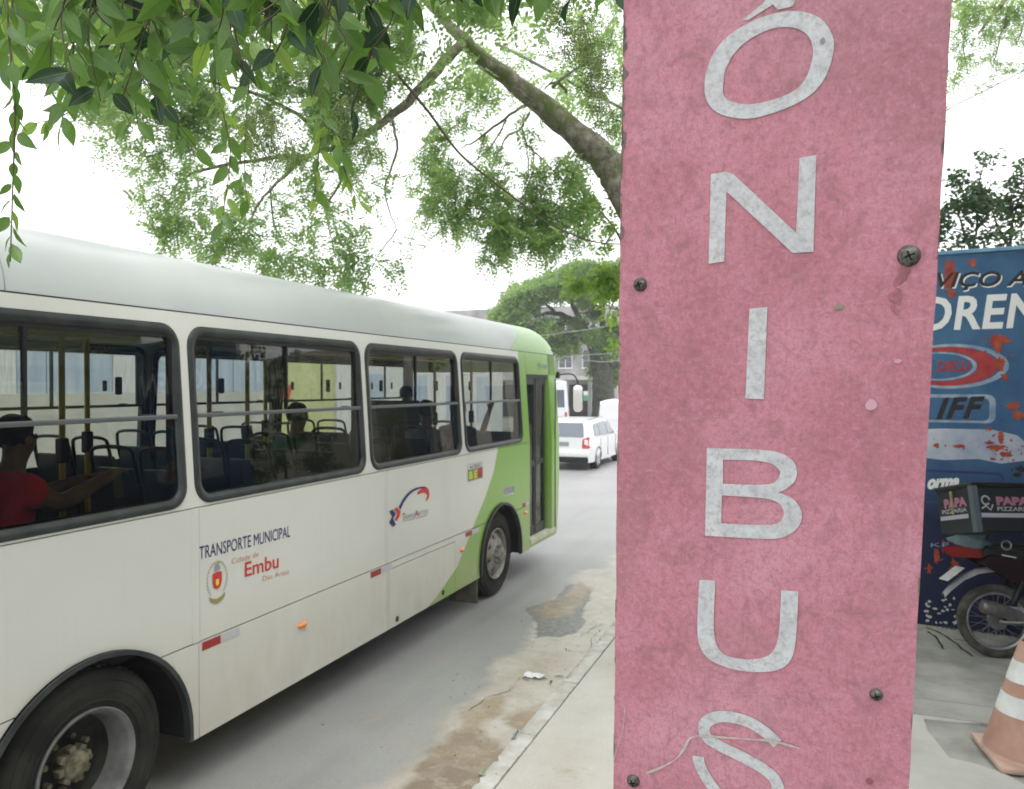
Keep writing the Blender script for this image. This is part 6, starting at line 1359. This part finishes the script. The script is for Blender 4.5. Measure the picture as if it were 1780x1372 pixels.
rt = empty('feathery_tree', w3(2.6, 0.1, -2.0), 'second feathery tree whose twigs hang in the top right corner over the wall', 'tree')
D4 = 10.5; p0 = w3(2.6, 0.1, -2.0)
limb(rt, [p0, p0+Vector((0.1, 0, 2.5)), p0+Vector((-0.2, -.2, 4.6)), at(1820, -60, D4), at(1740, 10, D4), at(1700, 60, D4)], [0.16, 0.14, 0.11, .07, .03, .01], name='trunk')
for pts in ([(1740, 10), (1690, 30), (1675, 90), (1690, 150)], [(1760, 0), (1740, 60), (1720, 130)], [(1800, -30), (1780, 40), (1760, 90)]): limb(rt, [at(x, y, D4) for x, y in pts], [.02, .01, .004], n=6, name='branch', wob=.02)
rb = [(1690, 30, 28, 1), (1740, 20, 30, 1.1), (1720, 60, 25, .7), (1670, 70, 22, .7), (1690, 110, 22, .6), (1665, 130, 16, .8), (1715, 140, 18, .5), (1700, 160, 10, .5), (1740, 100, 22, .45), (1770, 50, 22, .8), (1765, 120, 18, .35), (1680, 5, 25, 1), (1780, 10, 20, .8), (1830, 0, 50, 1), (1800, 60, 30, .6)]
C = clump_points(pblobs(rb, D4, .3), 1600); Q, T = fronds(C, 0.2, 14, 0.05, 0.02, .4); np_mesh('crown', Q, T, M_leaffine, rt)

hd = empty('hedge', (4, 12.5, 0.1), 'tall dark hedge added out of view behind the blue shop wall to darken the bus glass', 'hedge')  # unseen foliage added to darken the reflection in the second bus window
C = np.array([(4.0, 9.6, 0.3)])+RNG.uniform(size=(900, 3))*np.array([1.6, 7.4, 4.0]); Q, T = fronds(C, 0.3, 8, 0.16, 0.09, 0.4); np_mesh('foliage', Q, T, M_leafbush, hd)
for k in range(6): limb(hd, [Vector((4.8, 10+k*1.3, 0.1)), Vector((4.8, 10+k*1.3, 2.0)), Vector((4.9, 10.2+k*1.3, 3.8))], [0.06, 0.04, 0.02], M_stem, 6, 'stem')

# ------------------------------------------------------------------ broad-leaved tree over the camera
bt = empty('broadleaf_tree', (-1.15, -1.9, 0.1), 'broad leaved tree with glossy leaves and berry clusters hanging into the top of the view', 'tree')
tk = [(-1.15, -1.9, 0.05), (-1.12, -1.85, 1.6), (-1.05, -1.6, 3.0), (-1.1, -0.8, 4.1), (-1.15, 0.4, 4.5), (-1.2, 1.6, 4.55), (-1.5, 2.8, 4.5)]
limb(bt, [Vector(p) for p in tk], [0.17, 0.15, 0.13, 0.09, 0.06, 0.04, 0.02], n=14, name='trunk')
limb(bt, [Vector(p) for p in ((-1.05, -1.5, 3.2), (-0.6, -0.5, 4.2), (-0.45, 0.8, 4.3), (-0.5, 1.8, 4.1))], [0.08, .06, .035, .015], name='branch')
limb(bt, [Vector(p) for p in ((-1.1, -0.9, 4.05), (-1.7, 0.2, 4.4), (-2.0, 1.3, 4.3), (-2.2, 2.4, 4.2))], [0.07, .05, .03, .012], name='branch')
anchors = [Vector(p) for p in ((-1.2, 1.6, 4.55), (-1.5, 2.8, 4.5), (-1.15, 0.6, 4.5), (-0.45, 0.8, 4.3), (-0.5, 1.8, 4.1), (-1.7, 0.4, 4.4), (-2.0, 1.3, 4.3), (-2.2, 2.4, 4.2), (-1.3, 2.2, 4.53))]
def leaf_mesh(seed, m):
    q = random.Random(seed); n = 7; V = []; F = []; I = []; wid = q.uniform(0.19, 0.265); curl = q.uniform(0.05, 0.28); fold = q.uniform(0.05, 0.28); tw = q.uniform(-.35, .35)
    for i in range(n+1):
        t = i/n; w = wid*(math.sin(math.pi*t**0.82))**0.85*(1-0.35*t**3) if 0 < t < 1 else 0.004
        if i == n: w = 0.003
        zc = -curl*t*t; a = tw*t
        for j in (-1, -0.5, 0, 0.5, 1):
            x = w*j; z = fold*abs(x)+0.012*math.sin(t*17+seed)*abs(j); V.append((x*math.cos(a)-z*math.sin(a), t, zc+z*math.cos(a)+x*math.sin(a)))
    for i in range(n):
        for j in range(4): F.append((i*5+j, i*5+j+1, i*5+j+6, i*5+j+5)); I.append(0)
    o = len(V)                                                 # raised midrib and petiole, both faces
    for i in range(n+1):
        c = V[i*5+2]; h = 0.011*(1-i/n)+0.002
        V += [(c[0]-h, c[1], c[2]-0.003), (c[0]+h, c[1], c[2]-0.003), (c[0], c[1], c[2]+h)]
    for i in range(n):
        for a, b_ in ((0, 1), (1, 2), (2, 0)): F.append((o+i*3+a, o+i*3+b_, o+i*3+3+b_, o+i*3+3+a)); I.append(1)
    o = len(V); V += [(-0.008, 0, 0), (0.008, 0, 0), (0, 0, 0.014), (-0.008, -0.16, 0.03), (0.008, -0.16, 0.03), (0, -0.16, 0.044)]
    F += [(o, o+1, o+4, o+3), (o+1, o+2, o+5, o+4), (o+2, o, o+3, o+5)]; I += [1]*3
    me = bpy.data.meshes.new('leaf'); me.from_pydata(V, [], F); me.materials.append(m); me.materials.append(M_vein)
    me.polygons.foreach_set('material_index', I); me.polygons.foreach_set('use_smooth', [True]*len(F)); me.update()
    a = me.attributes.new('tone', 'FLOAT', 'FACE'); a.data.foreach_set('value', [0.0]*len(F)); return me
LEAVES = {0: [leaf_mesh(s, M_leafbig) for s in range(7)], 1: [leaf_mesh(s+20, M_leafdark) for s in range(4)], 2: [leaf_mesh(s+40, M_leafyoung) for s in range(4)]}
placed = []                                                   # (screen size, kind, matrix)
rr = random.Random(17)
def sprig(pix, depth, leafL, step, kind_w=(0.80, 0.14, 0.06), end_small=True, anchor=True, spread=1.0):
    P = [at(x, y, depth+rr.uniform(-.03, .03)) for x, y in pix]; S = spline(P, 8); L = sum((b_-a).length for a, b_ in zip(S, S[1:]))
    pth = S
    if anchor:
        an = min(anchors, key=lambda a: (a-S[0]).length); mid = (an+S[0])/2+Vector((0, 0, 0.15)); pth = spline([an, mid, S[0]], 4)[:-1]+S
    n = len(pth); MB().tube(pth, [0.0027*(1-0.75*i/n)+0.0006 for i in range(n)], 5).build('twig', M_stem, bt, smooth=True)
    acc = 0; nxt = rr.uniform(0, step); side = 1
    for a, b_ in zip(S, S[1:]):
        seg = (b_-a).length
        while acc+seg > nxt:
            p = a+(b_-a)*((nxt-acc)/seg); t = nxt/L; tan = (b_-a).normalized()
            sdv = CR*side*rr.uniform(0.25, 1.0)*spread+CF*rr.uniform(-.7, .7)
            d = (tan*0.45+Vector((0, 0, -1))*rr.uniform(-0.1, 1.1)+sdv*0.65).normalized()
            nrm = (CF*-rr.uniform(0.2, 1)+Vector((rr.uniform(-1, 1), rr.uniform(-1, 1), rr.uniform(-.2, 1)))*0.8); x_ = d.cross(nrm).normalized(); z_ = x_.cross(d)
            s = leafL*rr.uniform(0.72, 1.15)*((1-0.35*t) if end_small else 1)
            M = Matrix(((x_.x*s, d.x*s, z_.x*s, p.x), (x_.y*s, d.y*s, z_.y*s, p.y), (x_.z*s, d.z*s, z_.z*s, p.z), (0, 0, 0, 1)))
            M = M @ Matrix.Translation((0, 0.12, -0.03))
            k = rr.choices((0, 1, 2), kind_w)[0]
            placed.append((s/depth*(1.0 if -50 < pix[0][1]+0*t or True else 1), k, M)); side = -side; nxt += step*rr.uniform(0.7, 1.3)
        acc += seg
# dense curtain
for k in range(42):                                           # back layer, smaller on screen
    x = rr.uniform(-60, 700); yb_ = np.interp(x, [-60, 0, 60, 130, 200, 260, 330, 420, 520, 620, 700], [150, 190, 225, 240, 260, 250, 200, 190, 200, 170, 120])*rr.uniform(0.35, 1.0)
    sprig([(x+rr.uniform(-200, 160), -120), (x+rr.uniform(-80, 70), yb_*0.4-40), (x+rr.uniform(-14, 14), yb_-25)], rr.uniform(2.5, 3.5), 0.12, 0.055, (0.80, 0.05, 0.15), spread=1.8)
for k in range(36):                                           # left half
    x = rr.uniform(-60, 400); yb_ = np.interp(x, [-60, 0, 60, 130, 200, 260, 330, 400], [150, 190, 190, 205, 225, 215, 170, 140])*rr.uniform(0.3, 1.0)
    sprig([(x+rr.uniform(-220, 160), -110), (x+rr.uniform(-90, 70), yb_*0.4-40), (x+rr.uniform(-12, 12), yb_-30)], rr.uniform(1.7, 2.4), 0.125, 0.068, (0.80, 0.14, 0.06), spread=2.0)
for k in range(38):                                           # right half, nearer and larger
    x = rr.uniform(370, 800); yb_ = np.interp(x, [370, 420, 470, 540, 600, 640, 700, 760, 800], [130, 190, 180, 205, 205, 170, 135, 115, 50])*rr.uniform(0.25, 1.0)
    sprig([(x+rr.uniform(-180, 180), -150), (x+rr.uniform(-70, 70), yb_*0.3-50), (x+rr.uniform(-12, 12), yb_-60)], rr.uniform(1.45, 1.9), 0.112, 0.066, (0.72, 0.26, 0.02), spread=2.0)
for x, yb_ in ((845, 12), (880, 5), (910, 8), (955, 20), (1000, 30), (1045, 10), (865, -15), (940, -10), (1075, 0), (985, -20), (1020, -15)):
    sprig([(x+15, -150), (x, -70), (x-3, yb_-22)], rr.uniform(1.5, 1.8), 0.105, 0.05, (0.6, 0.4, 0))
# single sprays that stand out
sprig([(5, -80), (18, 90), (26, 200), (22, 330), (18, 455)], 1.75, 0.068, 0.021, (0.85, 0.05, 0.1), anchor=True, spread=1.2)
sprig([(190, -40), (240, 110), (290, 190), (345, 262)], 2.5, 0.119, 0.0382, (0.8, 0.15, 0.05))
sprig([(330, 20), (200, 120), (120, 195), (60, 215)], 2.6, 0.125, 0.0425, (0.9, 0, 0.1))
sprig([(370, 60), (385, 180), (400, 270), (385, 390)], 2.7, 0.106, 0.0357, (0.6, 0.1, 0.3))
sprig([(440, 60), (430, 180), (425, 290), (430, 350)], 2.9, 0.106, 0.0382, (0.7, 0.1, 0.2))
sprig([(520, 60), (560, 180), (555, 260), (545, 350)], 2.7, 0.106, 0.0357, (0.7, 0.1, 0.2))
sprig([(560, 200), (590, 250), (600, 300), (625, 350)], 2.7, 0.100, 0.0340, (0.4, 0.0, 0.6), anchor=False)
sprig([(640, 20), (650, 70), (625, 150), (610, 200)], 1.9, 0.106, 0.0425, (0.4, 0.6, 0))
sprig([(130, 60), (120, 150), (100, 240)], 2.4, 0.106, 0.0425, (0.8, 0, 0.2))
placed.sort(key=lambda p: -p[0])
vis = []
for s, k, M in placed:
    p = M.translation-ORG; z = p.dot(CF); sx_ = CX+FOC*p.dot(CR)/z if z > 0 else -9999; sy_ = CY-FOC*p.dot(CU)/z if z > 0 else -9999
    vis.append((-30 < sx_ < 1800 and -60 < sy_ < 1372, s, k, M))
vis.sort(key=lambda a: (not a[0], -a[1])); bw_inv = world_of(bt).inverted()
for i, (v_, s, k, M) in enumerate(vis[:295]):
    o = bpy.data.objects.new('leaf', LEAVES[k][i % len(LEAVES[k])]); COL.objects.link(o); o.parent = bt; o.matrix_parent_inverse = bw_inv; o.matrix_basis = M
rest = {0: MB(), 1: MB(), 2: MB()}
for i, (v_, s, k, M) in enumerate(vis[295:]):
    me = LEAVES[k][i % len(LEAVES[k])]; b = rest[k]; o = len(b.v); b.v += [M @ v.co for v in me.vertices]; b.f += [tuple(a+o for a in p.vertices) for p in me.polygons]; b.i += [p.material_index for p in me.polygons]
for k, mm in ((0, M_leafbig), (1, M_leafdark), (2, M_leafyoung)):
    if rest[k].v:
        o = rest[k].build('foliage', [mm, M_vein], bt, smooth=True); o['kind'] = 'stuff'
        a = o.data.attributes.new('tone', 'FLOAT', 'FACE'); rn = [0.0]*len(o.data.polygons); per = 55
        for i in range(len(rn)): rn[i] = 0.2*math.sin((i//per)*12.9898) % 0.35
        a.data.foreach_set('value', rn)
print('leaves', len(placed))
# berry clusters: fine branching stalks with tiny green fruit
bq = MB(); sq = MB()
octv = [(1, 0, 0), (-1, 0, 0), (0, 1, 0), (0, -1, 0), (0, 0, 1), (0, 0, -1)]; octf = [(0, 2, 4), (2, 1, 4), (1, 3, 4), (3, 0, 4), (2, 0, 5), (1, 2, 5), (3, 1, 5), (0, 3, 5)]
for px, py, rp, dep, n in ((475, 265, 62, 2.2, 900), (450, 225, 45, 2.2, 400), (600, 215, 45, 2.3, 350), (570, 120, 60, 2.2, 450), (640, 250, 40, 2.8, 350), (420, 110, 40, 2.3, 250), (1010, 90, 58, 2.2, 1100), (1040, 150, 45, 2.2, 700), (990, 40, 40, 2.1, 500), (1050, 200, 30, 2.3, 350), (320, 90, 40, 2.5, 250), (700, 60, 35, 2.2, 150)):
    c = at(px, py, dep); r = rp/FOC*dep; top = c+Vector((0, 0, r*1.1))
    for g_ in range(max(6, n//28)):
        e = c+Vector((rr.gauss(0, .45), rr.gauss(0, .45), rr.gauss(0, .5)))*r; sq.tube([top, (top+e)/2+Vector((rr.uniform(-.1, .1)*r, 0, 0)), e], 0.0007, 3)
        for h_ in range(28):
            p = e+Vector((rr.gauss(0, 1), rr.gauss(0, 1), rr.gauss(0, 1)))*r*0.16; s = rr.uniform(0.0016, 0.0030)
            bq.add([p+Vector(v)*s for v in octv], octf)
            if h_ % 3 == 0: sq.tube([e, p], 0.0004, 3)
o = bq.build('berries', M_berry, bt); o['kind'] = 'stuff'; o = sq.build('berry_stalks', M_vein, bt); o['kind'] = 'stuff'

# ------------------------------------------------------------------ utility poles up the street
def pole(x, y, lb):
    p = empty('utility_pole', (x, y, 0.0), lb, 'utility pole')
    MB().tube([(x, y, 0), (x, y, 7.6)], [0.14, 0.09], 10).build('post', M_ltc, p, smooth=True)
    MB().box(x-0.9, y-0.05, 6.9, x+0.9, y+0.05, 7.02).build('crossarm', M_barkfar, p)
    MB().lathe([(0, 0.16), (0.5, 0.16), (0.52, 0.0)], (x+0.35, y, 5.6), (0, 0, 1), 12).build('transformer', M_rimg, p, smooth=True)
pole(-12.9, 46, 'concrete utility pole beside the grey building up the street')
# ------------------------------------------------------------------ cables
def cable(pts, r, label, m=M_black, name='cable'):
    return tag(MB().tube(spline(pts, 8), r, 6).build(name, m, None, smooth=True), label, 'cable')
cable([Vector((-1.5, 2.6, 4.45)), at(640, 60, 3.2), at(685, 122, 3.6), at(745, 195, 4.2), at(800, 268, 5), at(860, 318, 6), at(915, 360, 7), at(960, 392, 8), at(1030, 420, 9), at(1090, 425, 9.4)], 0.0085, 'dark hanging vine running down from the leaves to the leaning tree', M_stem, 'vine')
cable([at(860, 75, 11), at(905, 97, 11), at(980, 137, 11), at(1100, 200, 11), at(1250, 300, 11)], 0.022, 'pale pipe-like cable behind the leaning tree limb', M_rimg)
cable([at(1560, 240, 12), at(1650, 189, 12), at(1780, 123, 12), at(1950, 30, 12)], 0.008, 'thin cable crossing the white sky above the shrub')
for a_, b_, nm in (((985, 578), (1085, 562), 'upper distant street cable in front of the far tree'), ((1010, 618), (1085, 611), 'middle distant street cable in front of the far tree'), ((1000, 628), (1085, 626), 'lowest distant street cable in front of the far tree')):
    cable([at(a_[0]-200, a_[1]+25, 30), at(*a_, 30), at(*b_, 30), at(b_[0]+300, b_[1]-50, 30)], 0.012, nm, M_greyp)

# ------------------------------------------------------------------ thin volume added to stand in for overexposure glare
hz = MB().box(-303, -303, -1.1, 303, 303, 15.0); ho = hz.build('glare_veil', MATS['dark_void'], None); ho.data.materials.clear()
mh = bpy.data.materials.new('glare_veil_volume'); mh.use_nodes = True; mh.node_tree.nodes.clear(); o_ = nd(mh, 'ShaderNodeOutputMaterial'); pv = nd(mh, 'ShaderNodeVolumePrincipled')
pv.inputs['Color'].default_value = (0.97, 0.98, 1.0, 1); pv.inputs['Density'].default_value = 0.0022; pv.inputs['Anisotropy'].default_value = 0.2
lk(mh, pv.outputs[0], o_.inputs['Volume']); ho.data.materials.append(mh); ho['kind'] = 'stuff'
